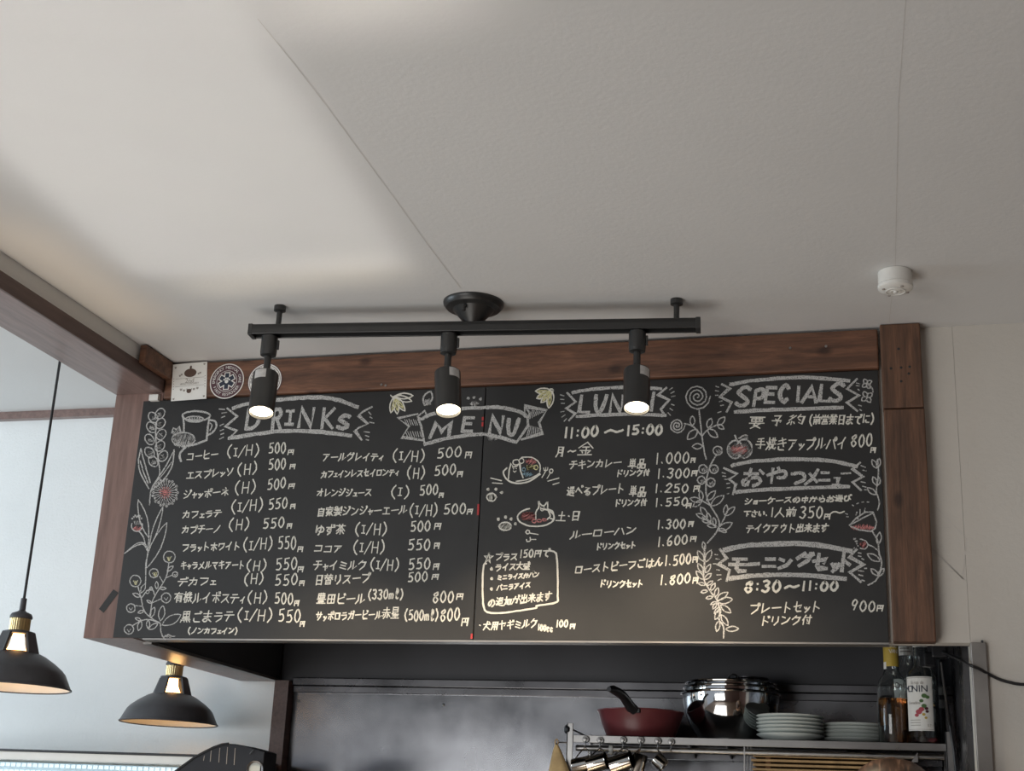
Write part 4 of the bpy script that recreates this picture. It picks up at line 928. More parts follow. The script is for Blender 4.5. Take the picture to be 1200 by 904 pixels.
# --- drawings on the right board
def spiral(c, cx, cy, r, turns, w):
    c.stroke([(cx + r * (1 - t / (turns * 12) * 0.93) * math.cos(t * PI / 6), cy + r * (1 - t / (turns * 12) * 0.93) * math.sin(t * PI / 6)) for t in range(int(turns * 12) + 1)], w, False, 0.3)
c = Chalk(); spiral(c, 817, 465, 15.5, 3.2, 1.7); spiral(c, 793.5, 499, 9.2, 2.6, 1.6)
c.stroke([(819, 480), (821, 497), (822.5, 511), (824.5, 525), (827.5, 538.5)], 1.7, True).stroke([(802, 496.6), (808, 498), (813.6, 501.5), (822.5, 511)], 1.7, True).stroke([(823, 511), (827, 506), (833, 501.5), (841, 498.2)], 1.7, True)
for q in ((811.5, 499, 811.5, 487.8), (817.5, 503.5, 805.7, 515), (829.4, 501.5, 833.5, 490.4), (829.4, 503.5, 841, 512.6), (841, 498.4, 849.3, 489), (841, 498, 848.3, 503), (823.4, 523, 811.3, 523.5)): c.leaf(*q, 0.26, 1.5)
c.done('rose_drawing', 'chalk_soft', BR)
c = Chalk()
for x, y, r in ((841, 528.5, 5.2), (823.7, 550, 5), (836.5, 550, 5), (822, 563, 4.6), (833, 565.7, 5)): c.ring(x, y, r, r, 1.6, 14).scribble(x + 1, y + 1, r * .55, r * .6, 0.9, 7)
c.stroke([(839, 534), (834, 543), (831, 550), (827.3, 567), (828, 581.6), (832, 592), (837, 600), (842.5, 611), (840.7, 622), (829, 637)], 1.7, True).stroke([(822.4, 587), (828, 590), (833, 593)], 1.5, True).stroke([(838, 617), (831, 612), (823, 606)], 1.4, True).stroke([(842, 620), (847, 611), (850, 605)], 1.5, True)
for q in ((828, 587, 838.5, 575.4), (833, 593, 848.3, 581), (822.5, 587, 820.7, 575.4), (822.5, 588, 808.5, 584.4), (822.5, 587, 812, 594), (840.7, 622, 858.4, 613), (842.5, 620, 851.5, 624), (849.5, 604, 851.3, 592), (850.5, 604.5, 861, 594.5), (829, 607, 821.2, 594.4), (827.4, 608, 816, 602.4), (832, 613, 829, 601), (832.7, 612, 823, 610.4), (840, 617.4, 829, 615.7), (838, 616.5, 836.3, 607)): c.leaf(*q, 0.20, 1.4)
c.done('berry_sprig_drawing', 'chalk_soft', BR)
c = Chalk()
c.stroke([(825.5, 640), (825.7, 661), (824.8, 678.5), (832, 692.6), (840, 703.3), (843.4, 717.4), (842.5, 726), (847.8, 735), (847.8, 748.5)], 1.7, True)
for x0, y0, x1, y1 in ((145, 310, 135, 255), (140, 385, 100, 315), (150, 390, 190, 310), (135, 460, 100, 400), (150, 460, 185, 405), (140, 505, 90, 450), (145, 505, 190, 465), (150, 540, 105, 530), (160, 545, 200, 515), (165, 580, 120, 590), (185, 580, 215, 530), (200, 620, 155, 630), (215, 620, 235, 560), (225, 640, 300, 590), (230, 655, 330, 635),
        (225, 655, 185, 670), (250, 675, 320, 725), (225, 660, 200, 700), (245, 690, 210, 730), (250, 700, 215, 770), (255, 740, 300, 810), (240, 780, 225, 850), (285, 835, 370, 830)):
    c.leaf(800 + x0 / 5.65, 590 + y0 / 5.65, 800 + x1 / 5.65, 590 + y1 / 5.65, 0.20, 1.4)
c.done('fern_drawing', 'chalk_soft', BR)
c = Chalk()                                       # plates of food with cats
c.stroke([(594, 548.5), (589.8, 554), (594.5, 562.5), (605, 566.7), (620, 564.5), (633, 556)], 2.0, True).stroke([(605, 564.5), (620, 561.5), (632.5, 555)], 1.6, True).stroke([(632.8, 553), (632.4, 544), (625, 537), (613, 536), (610, 538)], 1.5, True)
c.stroke([(596, 561.5), (596.8, 551), (598.8, 543), (601.3, 548), (606, 546.5), (609.3, 544), (610, 552), (613, 560.5)], 1.6).ring(605, 542, 4, 3.2, 1.3, 10).ring(611, 540.5, 3, 3, 1.2, 10)
c.stroke([(601.5, 552), (603, 553.5), (605, 552)], 1.0, True).ring(602, 549.5, .4, .4, .8, 4).ring(605, 549.5, .4, .4, .8, 4)
c.ticks([(575, 560.5, 587.5, 563.6), (577, 566, 588.5, 567), (642, 564, 655, 560.5), (648, 568, 655, 566)], 1.6)
c.stroke([(635, 560), (639.5, 552)], 1.6).stroke([(637, 548.5), (638, 551.5), (641.5, 551), (642, 548)], 1.2).stroke([(639.5, 548), (639.5, 552)], 1.2).ring(646, 552.3, 2, 2.4, 1.3, 10).stroke([(645, 554.5), (641, 561)], 1.4)
c.done('dish_drawing', 'chalk_white', BR)
Chalk().scribble(622, 541, 6, 3.4, 1.4, 16, 0.4).done('dish_topping', 'chalk_pink', BR)
c = Chalk(); c.scribble(622, 548, 5.5, 2.8, 1.4, 14, 0.8).ring(628, 548, 2.5, 2.5, 1.2, 10); c.done('dish_topping', 'chalk_yellow', BR)
c = Chalk(); c.scribble(618, 556, 6, 2.6, 1.1, 12, 0.3).ring(614, 550.5, 2, 2, 1.0, 8); c.done('dish_topping', 'chalk_blue', BR)
c = Chalk()
c.ring(628, 606.5, 21.5, 10.8, 1.9, 30, -75, 250)
c.stroke([(628, 609), (627.8, 601), (631.5, 594.5), (631, 588.3), (634.5, 592.5), (638.4, 592.3), (641.3, 589), (642, 597), (644.6, 605), (641, 609)], 1.7, True).stroke([(643, 597), (648, 600), (649, 608), (645, 608)], 1.5, True)
c.stroke([(633.5, 597.5), (635.5, 599), (638, 597)], 1.0, True).ring(633.5, 595, .4, .4, .8, 4).ring(637.5, 594.5, .4, .4, .8, 4)
c.ring(618.5, 623.7, 2.2, 2.2, 1.4, 10).stroke([(621, 625), (630.5, 626.8)], 1.5).stroke([(617, 632.5), (618, 635), (621.5, 634), (621, 630)], 1.4, True).stroke([(623, 632.5), (628, 632.5)], 1.4)
c.done('dish_drawing', 'chalk_white', BR)
c = Chalk(); c.scribble(619, 605.5, 8.5, 5, 1.5, 22, 0.9); c.ring(626, 611, 2.4, 2, 1.2, 8).ring(632, 610.5, 2.6, 1.6, 1.2, 8).ring(638, 609.5, 2.4, 1.4, 1.2, 8); c.done('dish_topping', 'chalk_pink', BR)
for (bx_, by_, rx, ry, an), dots in (((576, 583, 5.6, 4.8, 0), ((572, 573.7), (581.3, 573.5), (588, 577.5))), ((592, 617, 7.4, 5.2, 0.5), ((584, 609), (592.5, 606.3), (598.8, 608.6), (604, 614)))):
    c = Chalk(); c.scribble(bx_, by_, rx, ry, 1.9, 22, an).ring(bx_, by_, rx * 0.95, ry * 0.95, 1.6, 14)
    for x, y in dots: c.ring(x, y, 1.0, 1.0, 1.8, 6)
    c.done('paw_drawing', 'chalk_white', BR)
c = Chalk(); c.ring(861.5, 527, 8.8, 10.5, 2.0, 16).ring(872, 526, 9, 10.8, 2.0, 16).scribble(866.5, 528, 14, 9.5, 1.5, 30, 0.5); c.stroke([(861, 510.5), (865, 520)], 2.2).stroke([(866, 514), (872, 510.5), (876, 511)], 1.8, True).stroke([(867, 517), (872, 514.5), (876, 513.5)], 1.6, True).done('apple_drawing', 'chalk_soft', BR)
Chalk().scribble(866, 527, 10, 6, 1.2, 16, 0.9).done('apple_shading', 'chalk_pink', BR)
c = Chalk()
for cx, cy, r in ((1016, 450, 4.6), (1016, 465.5, 5.4)):
    for k in range(4): a = PI / 4 + k * PI / 2 + 0.2; c.leaf(cx, cy, cx + r * 1.4 * math.cos(a), cy + r * 1.4 * math.sin(a), 0.34, 1.4)
c.stroke([(1018, 452), (1022, 455), (1023, 460)], 1.3, True).done('clover_drawing', 'chalk_soft', BR)
c = Chalk(); c.stroke([(1028.4, 598), (1030.5, 590), (1028.5, 581), (1027, 575), (1029.4, 556), (1028.4, 538.5)], 1.5, True)
for q in ((1027.5, 549, 1022, 539), (1028.5, 548, 1030.5, 537.5), (1027.5, 569, 1023, 559), (1028.5, 569, 1030.5, 560), (1026.5, 580, 1016.5, 572)): c.leaf(*q, 0.22, 1.4)
c.done('sprig_drawing', 'chalk_soft', BR)
c = Chalk(); c.stroke([(995.5, 616), (1003, 607.5), (1014, 600.5), (1023, 600.5), (1027, 611.5), (1025.5, 619.5), (1020.7, 623), (1007, 621.2), (997, 617)], 1.6).stroke([(995.5, 616), (1010, 608), (1023, 601.5)], 1.6)
c.ticks([(1003, 604, 1004.5, 600), (1008, 603.5, 1008, 597.5), (1013, 602, 1013.5, 596), (999, 592, 1000, 593), (1004, 591, 1006, 590), (1010, 589, 1012, 588.5), (1016, 588.5, 1018, 588.7), (991, 602, 993, 603), (992, 606, 994, 606), (1002, 608, 1006, 608)], 1.4)
c.stroke([(1022, 622.6), (1028.6, 634.7), (1030, 648), (1033, 658), (1031.6, 670), (1026, 681), (1017, 686)], 1.7, True).stroke([(1017, 638.5), (1024, 641.5), (1030, 646.5)], 1.4, True)
for q in ((1029, 638, 1031, 624), (1031.5, 658, 1016.5, 649.5), (1029.5, 675, 1020.5, 667), (1029, 676, 1036, 666.5)): c.leaf(*q, 0.20, 1.5)
c.stroke([(1008, 632), (1014, 634), (1017, 638.5), (1014, 643.5), (1008, 643)], 1.3, True)
for k in range(7): c.ring(1001 + 1.5 * (k % 4), 632 + 2.7 * (k % 5), 0.5, 0.5, 1.0, 5)
c.done('tulip_drawing', 'chalk_soft', BR)
c = Chalk(); c.scribble(1011, 618.5, 13, 2.6, 1.6, 26, 0.05); c.scribble(1012, 638.5, 3.6, 4.4, 1.5, 10, 0.3); c.done('petal_shading', 'chalk_pink', BR)
# bits of red tape along the joint between the boards
for y0, y1, pr in ((489, 493, BL), (495, 500, BL), (591, 604, BL), (743, 749, BL)):
    xj = 567.5 - (y0 - 455) * 11.0 / 294
    A = at_y(xj - 1.4, y0, D); B_ = at_y(xj + 0.2, y1, D)
    MB().box((min(A.x, XM - 0.006), D - 0.0006, B_.z), (XM - 0.0014, D + 0.0001, A.z)).build('red_tape', 'red_tape', pr)
# ------------------------------------------------------------------ kitchen worktop, display case, coffee machine
o = MB().box((-3.9, 3.13, 0.0), (0.10, 3.85, 0.88)).build('kitchen_cabinet', 'stainless_dark', loc=(-1.9, 3.5, 0)); tag(o, 'low steel kitchen cabinet under the worktop', 'cabinet')
o = MB().box((-3.92, 3.11, 0.88), (0.115, 3.87, 0.92)).build('worktop', 'stainless', loc=(-1.9, 3.5, 0.88), bevel=0.004); tag(o, 'long steel worktop along the kitchen wall', 'worktop')
Yc = 3.50
za = at_y(0, 880.5, Yc).z; zb_ = at_y(236, 882, Yc).z
xa, xb = -2.95, at_y(262, 884, Yc).x
dc = thing('display_case', 'lit glass display case at the lower left, beside the coffee machine', 'display case', ((xa + xb) / 2, Yc, 0.92))
ztop = (za + zb_) / 2
MB().box((xa, Yc - 0.006, ztop - 0.006), (xb, Yc + 0.35, ztop)).build('top_panel', 'black_plastic', dc, bevel=0.001)
MB().box((xa, Yc, ztop - 0.030), (xb, Yc + 0.012, ztop - 0.0065)).build('header_strip', 'cloth_beige' if False else 'paper_white', dc)
fr = MB().add([(xa, Yc - 0.002, ztop - 0.028), (xb, Yc - 0.002, ztop - 0.028), (xb, Yc - 0.10, 0.98), (xa, Yc - 0.10, 0.98)], [(0, 1, 2, 3)])
fr.build('front_glass', 'case_glass', dc, thick=0.005)
MB().box((xa, Yc + 0.30, 0.97), (xb, Yc + 0.33, ztop - 0.007)).build('back_panel', 'white_enamel', dc)
MB().box((xa, Yc - 0.12, 0.921), (xb, Yc + 0.35, 0.975)).build('plinth', 'black_plastic', dc, bevel=0.004)
MB().box((xa - 0.012, Yc - 0.004, 0.97), (xa, Yc + 0.35, ztop)).build('side_panel', 'black_plastic', dc)
MB().box((xb - 0.012, Yc + 0.02, 0.97), (xb, Yc + 0.35, ztop - 0.007)).build('side_panel', 'black_plastic', dc)
for j, zz in enumerate((ztop - 0.045, ztop - 0.062)):   # rows of cold white diodes under the top
    mb = MB()
    for i in range(70):
        x = xa + 0.02 + (xb - xa - 0.05) * i / 69
        mb.box((x - 0.0045, Yc + 0.020 + 0.02 * j, zz), (x + 0.0045, Yc + 0.026 + 0.02 * j, zz + 0.009))
    mb.build('led_row', 'led_strip', dc)
MB().box((xa, Yc + 0.05, ztop - 0.085), (xb - 0.013, Yc + 0.056, ztop - 0.032)).build('light_diffuser', 'led_panel', dc)
MB().box((xa, Yc + 0.06, 1.22), (xb - 0.013, Yc + 0.29, 1.226)).build('glass_shelf', 'case_glass', dc)

Ym = 3.27
prof = [(310, 881.5), (300, 878), (285, 874), (275, 872.3), (268, 872), (260, 873), (250, 876.5), (240, 881.5), (228, 888), (217, 896), (206, 904), (196, 913), (189, 924), (186, 940)]
F = [at_y(x, y, Ym) for x, y in prof]
F += [Vector((F[-1].x + 0.005, Ym, 0.97)), Vector((F[0].x - 0.0, Ym, 0.97))]
cmx = (F[0].x + F[-2].x) / 2
cm = thing('coffee_machine', 'black coffee machine with a rounded top and a chrome dial', 'coffee machine', (cmx, Ym + 0.04, 0.92))
MB().prism(F, (0, 0.075, 0)).build('housing', 'machine_black', cm, bevel=0.002)
MB().box((F[-2].x - 0.01, Ym + 0.01, 0.9205), (F[0].x + 0.0, Ym + 0.07, 0.97)).build('base', 'black_plastic', cm, bevel=0.004)
edge = MB().tube([Vector((p_.x, Ym + 0.0, p_.z)) for p_ in F[4:14]], 0.0032, 8); edge.build('edge_trim', 'machine_black', cm, True)
for px, y0, y1 in ((257, 877, 894), (266, 876, 896), (275, 877, 897), (247, 880, 893), (239, 886, 892)):
    A, B_ = at_y(px + 0.7, y0, Ym), at_y(px - 0.6, y1, Ym)
    MB().tube([A, B_], 0.0011, 6).build('vent', 'print_grey', cm)
dcn = at_y(299, 902, Ym)
dl = MB().lathe([(0.0, 0.001), (0.016, 0.001), (0.016, 0.010), (0.0195, 0.012), (0.0205, 0.008), (0.0205, 0.0)], dcn, 40, (0.35, -1, 0), cap=False).build('dial', 'stainless', cm, True)
MB().lathe([(0.0, 0.0042), (0.0155, 0.0042)], dcn, 32, (0.35, -1, 0), cap=False).build('dial_face', 'plate_white', dl)
MB().tube([at_y(293, 884, Ym), at_y(299.5, 879.5, Ym) + Vector((0, -0.012, 0))], 0.0016, 8).build('lever', 'stainless', cm, True)

# ------------------------------------------------------------------ steel wall shelf
Yf, Yr = 3.57, 3.86
zS = at_y(690, 862, Yf).z                       # top of the shelf
xL, xR = at_y(664.5, 860, Yf).x, at_y(1116.5, 880, Yf).x
sh = thing('wall_shelf', 'stainless steel shelf rack carrying pan, bowls, plates and bottles', 'shelf', ((xL + xR) / 2, 3.7, 0.92))
MB().box((xL + 0.016, Yf + 0.004, zS - 0.005), (xR - 0.014, Yr, zS - 0.0005)).build('shelf_board', 'stainless', sh)
MB().box((xL + 0.016, Yf, zS - 0.018), (xR - 0.014, Yf + 0.004, zS)).build('front_lip', 'stainless', sh, bevel=0.001)
MB().box((xL + 0.016, Yr - 0.004, zS - 0.018), (xR - 0.014, Yr, zS)).build('back_lip', 'stainless', sh)
MB().tube([(xL + 0.018, Yf + 0.030, zS - 0.030), (xR - 0.02, Yf + 0.030, zS - 0.030)], 0.0075, 14).build('rail', 'stainless', sh, True)
MB().box((xL + 0.02, Yr - 0.08, zS - 0.040), (xR - 0.02, Yr - 0.05, zS - 0.008)).build('cross_beam', 'stainless_dark', sh)
for x, ztp in ((xL, at_y(669, 848, Yf).z), (xR - 0.015, at_y(1111, 858, Yf).z)):
    p_ = MB()
    p_.box((x, Yf - 0.004, 0.9205), (x + 0.0035, Yf + 0.018, ztp)); p_.box((x, Yf - 0.004, 0.9205), (x + 0.016, Yf, ztp))
    p_.build('post', 'stainless', sh, bevel=0.0006)
    p_ = MB(); p_.box((x, Yr - 0.018, 0.9205), (x + 0.0035, Yr + 0.004, ztp - 0.006)); p_.box((x, Yr, 0.9205), (x + 0.016, Yr + 0.004, ztp - 0.006))
    p_.build('post', 'stainless', sh, bevel=0.0006)
    MB().tube([(x + 0.004, Yf + 0.01, ztp - 0.012), (x + 0.004, Yr - 0.01, zS + 0.012)], 0.0028, 8).build('brace', 'stainless_dark', sh, True)
for px in (800, 845, 990, 1067):                 # brackets under the board
    x = at_y(px, 875, Yf).x
    MB().prism([(x, Yf + 0.05, zS - 0.006), (x, Yr - 0.05, zS - 0.006), (x, Yr - 0.05, zS - 0.042)], (0.004, 0, 0)).build('bracket', 'stainless_dark', sh)
x = at_y(1076, 895, Yf).x
MB().prism([(x, Yf + 0.012, zS - 0.020), (x - 0.016, Yf + 0.012, zS - 0.044), (x, Yf + 0.012, zS - 0.044)], (0, 0.003, 0)).build('gusset', 'stainless', sh)
q_ = Vector((xL - 0.001, Yf + 0.004, at_y(663, 855, Yf).z))
MB().lathe([(0.0, -0.008), (0.008, -0.008), (0.012, -0.004), (0.012, 0.002), (0.008, 0.006), (0.0, 0.006)], q_, 24, (-1, -0.5, 0), cap=False).build('knob', 'black_plastic', sh, True)
# lower shelf, just out of view, carrying the bamboo trays
xd0, xd1 = at_y(871.5, 890, Yf + 0.02).x, at_y(1066, 895, Yf + 0.02).x
zl = zS - 0.130
MB().box((xL + 0.016, Yf + 0.004, zl - 0.004), (xR - 0.014, Yr, zl)).build('lower_board', 'stainless', sh)
for k in range(3):
    MB().box((xd0 + 0.005 * k, Yf + 0.022 + 0.03 * k, zl), (xd0 + 0.003 + 0.005 * k, Yf + 0.030 + 0.03 * k, zS - 0.006)).build('divider_bar', 'stainless', sh)
for k in range(9):
    z = zl + 0.0002 + k * 0.0108
    bw = random.uniform(-0.003, 0.003)
    t = thing('bamboo_tray', 'flat bamboo tray stacked under the shelf, ' + ('undermost', 'eighth from the top', 'seventh from the top', 'sixth from the top', 'fifth from the top', 'fourth from the top', 'third from the top', 'second from the top', 'topmost')[k], 'tray', ((xd0 + xd1) / 2, 3.70, z), 'bamboo trays stacked under the shelf')
    MB().box((xd0 + 0.018 + bw, Yf + 0.035, z + 0.0040), (xd1 - 0.012 + bw, Yr - 0.09, z + 0.0100)).build('tray_board', 'bamboo', t, bevel=0.0015)
    ft = MB()
    for xx in (xd0 + 0.05, xd1 - 0.06): ft.box((xx, Yf + 0.055, z), (xx + 0.012, Yr - 0.11, z + 0.0045))
    ft.build('runner', 'almond', t)

# ------------------------------------------------------------------ magnet hooks and what hangs from them
def mid_pt(px, py, Y): return at_y(px, py, Y)
ORD = ('first', 'second', 'third', 'fourth', 'fifth', 'sixth')
HK = [(687, 867.0), (704, 868.0), (731, 867.6), (751.5, 867.8), (771.5, 868.8), (787, 870.0)]
ends = []
for k, (px, py) in enumerate(HK):
    P = at_y(px, py, Yf); P.z = min(max(P.z, zS - 0.0125), zS - 0.007)
    h = thing('magnet_hook', ORD[k] + ' round magnet hook from the left on the shelf edge' + (', empty' if k == 5 else ''), 'hook', P, 'magnet hooks along the shelf edge')
    MB().lathe([(0.0085, 0.0003), (0.0085, 0.005), (0.007, 0.0065), (0.0, 0.0068)], P, 24, (0, -1, 0), cap=False).build('magnet', 'stainless', h, True)
    MB().lathe([(0.0045, 0.006), (0.0045, 0.010), (0.0, 0.011)], P, 16, (0, -1, 0), cap=False).build('nut', 'stainless', h, True)
    pts = [P + Vector((0, -0.008, -0.002)), P + Vector((0, -0.011, -0.006)), P + Vector((0.001, -0.011, -0.014))]
    for i in range(7):
        a = PI * i / 6; pts.append(P + Vector((0.001, -0.011 - 0.006 + 0.006 * math.cos(a), -0.016 - 0.007 * math.sin(a))))
    MB().tube(pts, 0.0014, 8).build('hook_wire', 'stainless', h, True)
    ends.append(P + Vector((0.001, -0.017, -0.023)))
def jug(label, hook, bc, d, r, L, handle=True):
    """small steel measuring jug hanging askew: bc = centre of its base end, d = axis towards the mouth"""
    d = Vector(d).normalized(); bc = Vector(bc)
    t = thing('measuring_jug', label, 'jug', bc, 'steel jugs hanging from the shelf edge')
    MB().lathe([(0.0, 0.0), (r * 0.92, 0.0), (r, 0.002), (r, L - 0.002), (r * 1.04, L), (r * 0.97, L - 0.001), (r * 0.95, L - 0.004), (r * 0.95, 0.003), (0.0, 0.003)], bc, 40, d, cap=False).build('jug_body', 'cup_steel', t, True)
    up_ = Vector((0, 0, 1)); s_ = (up_ - d * up_.dot(d)).normalized()
    A = bc + d * L * 0.95 + s_ * r * 0.9; B_ = bc + d * L * 0.25 + s_ * r * 0.9
    E_ = Vector(hook) + Vector((0, 0.000, 0.0015))
    pts = []
    for i in range(9):
        u = i / 8; c1 = A.lerp(E_, 0.55) + d * 0.010; p_ = (A * (1 - u) ** 2 + c1 * 2 * u * (1 - u) + E_ * u * u); pts.append(p_)
    for i in range(1, 9):
        u = i / 8; c1 = E_.lerp(B_, 0.5) - d * 0.006; p_ = (E_ * (1 - u) ** 2 + c1 * 2 * u * (1 - u) + B_ * u * u); pts.append(p_)
    MB().tube(pts, 0.0016, 8).build('handle', 'cup_steel', t, True)
    return t
def hung(px, py, y=3.553): return at_y(px, py, y)
jug('steel jug hanging askew from the first hook, beside the beige cloth', ends[0], hung(671, 899), (0.95, 0, 0.22), 0.019, 0.046)
jug('steel jug hanging askew from the second hook, mouth turned right', ends[1], hung(689, 897.5, 3.551), (0.95, -0.1, 0.26), 0.021, 0.050)
jug('steel jug hanging askew from the third hook, largest of the row', ends[2], hung(716, 898.5, 3.549), (0.95, -0.1, 0.30), 0.023, 0.056)
jug('pinkish steel jug hanging almost upside down from the fourth hook', ends[3], hung(751, 884, 3.552), (-0.25, 0, -0.95), 0.0185, 0.046)
jug('tiny steel jug hanging alone from the fifth hook', ends[4], hung(768, 888.5, 3.550), (0.70, 0, -0.62), 0.0165, 0.030)
c = at_y(716.5, 875, Yf + 0.030); c.z = zS - 0.030
t = thing('rail_clip', 'small cream clip on the rail under the shelf edge', 'clip', c)
MB().lathe([(0.0088, -0.005), (0.0095, -0.004), (0.0095, 0.004), (0.0088, 0.005)], c, 20, (1, 0, 0)).build('clip_ring', 'white_plastic', t, True)
MB().box(c + Vector((-0.006, -0.013, -0.014)), c + Vector((0.006, -0.003, -0.0085))).build('clip_jaw', 'white_plastic', t, bevel=0.0015)
# beige cloth and a grey one behind it on a peg of the left post
pg = at_y(653.5, 872, Yf - 0.004)
t = thing('cloth', 'beige cloth gathered at its loop, hanging by the left post of the shelf', 'cloth', pg)
def drape(top, w, L, amp, n=28, m=16, ph=0.0, skew=0.0):
    vs = []; fs = []
    for j in range(m + 1):
        v_ = j / m; ww = w * (0.10 + 0.90 * min(1, (v_ * 1.55)) ** 0.8)
        for i in range(n):
            a = 2 * PI * i / n
            rr = 1 + 0.24 * math.sin(5 * a + ph) * v_
            vs.append(top + Vector((ww * rr * math.cos(a) + skew * v_, -0.0 + amp * (0.3 + 0.7 * v_) * rr * math.sin(a), -L * v_)))
    for j in range(m):
        for i in range(n): fs.append((j * n + i, j * n + (i + 1) % n, (j + 1) * n + (i + 1) % n, (j + 1) * n + i))
    return MB().add(vs, fs)
drape(pg + Vector((0.001, -0.016, -0.004)), 0.042, 0.20, 0.016, skew=0.026).build('cloth_fold', 'cloth_beige', t, True)
lp = MB().tube([pg + Vector((0.001 + 0.004 * math.cos(a), -0.016, 0.002 + 0.008 * math.sin(a))) for a in [2 * PI * i / 16 for i in range(16)]], 0.0014, 6, closed=True); lp.build('hanging_loop', 'bamboo', t, True)
t2_ = thing('cloth', 'dark grey cloth half hidden behind the beige cloth', 'cloth', pg + Vector((-0.010, 0.0, 0)))
drape(pg + Vector((-0.004, 0.018, -0.012)), 0.034, 0.19, 0.012, ph=1.5, skew=-0.008).build('cloth_fold', 'cloth_grey', t2_, True)
MB().tube([pg + Vector((-0.004, 0.012 + 0.006 * math.cos(a), -0.008 + 0.010 * math.sin(a))) for a in [2 * PI * i / 16 for i in range(16)]], 0.0012, 6, closed=True).build('hanging_loop', 'cloth_grey', t2_, True)
hk = MB().tube([(xL, Yf + 0.006, pg.z + 0.004), (xL - 0.02, Yf + 0.002, pg.z + 0.004), pg + Vector((-0.004, 0.010, 0.0)), pg + Vector((0.0, -0.016, -0.006)), pg + Vector((0.001, -0.024, 0.004))], 0.0016, 8)
hk.build('peg', 'stainless', sh, True)

# ------------------------------------------------------------------ pan, bowls, saucepan
c = at_y(750.5, 862, 3.69); c = Vector((c.x, 3.69, zS))
kk = 0.112
t = thing('frying_pan', 'deep dark red pan with a black handle on the shelf', 'pan', c)
MB().lathe([(0.0, 0.0), (0.076, 0.0), (0.086, 0.004), (0.100, 0.036), (0.109, 0.066), (0.1125, 0.069), (0.1125, 0.0715), (0.107, 0.0715), (0.097, 0.038), (0.084, 0.008), (0.0, 0.007)], c, 64, cap=False).build('pan_body', 'pan_red', t, True)
hd = [at_y(744, 833, 3.582), at_y(739, 829, 3.572), at_y(735, 823, 3.555), at_y(731, 817, 3.530), at_y(725, 812, 3.505), at_y(718, 808.5, 3.475), at_y(713.5, 808, 3.455)]
MB().tube(hd, [0.012, 0.0135, 0.0125, 0.0115, 0.0115, 0.0105, 0.006], 14).build('handle', 'black_plastic', t, True)
q_ = hd[0]; MB().box((q_.x - 0.012, q_.y - 0.006, q_.z - 0.006), (q_.x + 0.014, q_.y + 0.012, q_.z + 0.006)).build('handle_bracket', 'black_plastic', t, bevel=0.002)
cb = at_y(857, 866, 3.768); cb = Vector((cb.x, 3.768, zS))
def bowl(label, z, r, h):
    t = thing('mixing_bowl', label, 'bowl', (cb.x, cb.y, z), 'steel mixing bowls stacked on the shelf')
    p_ = []
    for i in range(15):
        u = i / 14; p_.append((r * (0.54 + 0.46 * math.sin(u * PI / 2) ** 1.05) , h * (1 - math.cos(u * PI / 2)) ** 0.75))
    p_ = [(0.0, 0.0), (r * 0.50, 0.0)] + p_
    inner = [(max(0, a - 0.0012), b_ + 0.0010) for a, b_ in reversed(p_[1:])] + [(0.0, 0.0012)]
    MB().lathe(p_ + inner, (cb.x, cb.y, z), 72, cap=False).build('bowl_wall', 'bowl_steel', t, True)
    MB().tube([Vector((cb.x + (r + 0.002) * math.cos(a), cb.y + (r + 0.002) * math.sin(a), z + h)) for a in [2 * PI * i / 72 for i in range(72)]], 0.0032, 8, closed=True).build('rolled_rim', 'bowl_steel', t, True)
    return t
bowl('largest steel mixing bowl, undermost of the nested stack', zS + 0.0002, 0.1265, 0.126)
bowl('middle steel mixing bowl, its rim just above the largest bowl', zS + 0.0160, 0.1205, 0.1245)
bowl('inner steel mixing bowl, topmost rim of the nested stack', zS + 0.0310, 0.1145, 0.1220)
zsp = zS + 0.031 + 0.040
sx_, sy_ = cb.x + 0.047, cb.y - 0.006
t = thing('saucepan', 'dark small steel saucepan standing inside the stacked mixing bowls', 'saucepan', (sx_, sy_, zsp))
MB().lathe([(0.0, 0.0), (0.040, 0.0), (0.044, 0.004), (0.047, 0.092), (0.051, 0.095), (0.051, 0.098), (0.0455, 0.096), (0.042, 0.006), (0.0, 0.005)], (sx_, sy_, zsp), 48, cap=False).build('pan_body', 'stainless_dark', t, True)
hb = Vector((sx_ - 0.03, sy_ - 0.036, zsp + 0.088))
MB().tube([hb + Vector((-0.014, 0, 0)), hb + Vector((-0.016, -0.016, 0.008)), hb + Vector((-0.006, -0.022, 0.013)), hb + Vector((0.004, -0.018, 0.011)), hb + Vector((0.006, 0, 0.002))], 0.0022, 8).build('wire_handle', 'stainless', t, True)

# ------------------------------------------------------------------ plates
def plate(z, c, r, h, label, group):
    t = MB().lathe([(0.0, 0.0), (r * 0.60, 0.0), (r * 0.64, h * 0.10), (r * 0.86, h * 0.55), (r * 0.985, h * 0.86), (r, h * 0.95), (r * 0.99, h), (r * 0.95, h * 0.96), (r * 0.62, h * 0.34), (0.0, h * 0.30)], (c.x, c.y, z), 56, cap=False).build('plate', 'plate_white', smooth=True, loc=(c.x, c.y, z))
    return tag(t, label, 'plate', group)
PO = ('undermost', 'second from the bottom', 'third from the bottom', 'fourth from the bottom', 'fifth from the bottom', 'sixth from the bottom', 'topmost')
ca = at_y(926, 866, 3.655); ca = Vector((ca.x, 3.655, zS))
n_ = 6
for k in range(n_):
    plate(zS + 0.0003 + k * 0.0088 + (0.004 if k else 0), ca, 0.0830, 0.0180 if k == 0 else 0.0160, 'white plate in the tall pile beside the mixing bowls, ' + (PO[k] if k < n_ - 1 else 'topmost'), 'white plates in the tall pile')
cb2 = at_y(1001, 870, 3.715); cb2 = Vector((cb2.x, 3.715, zS))
n_ = 5
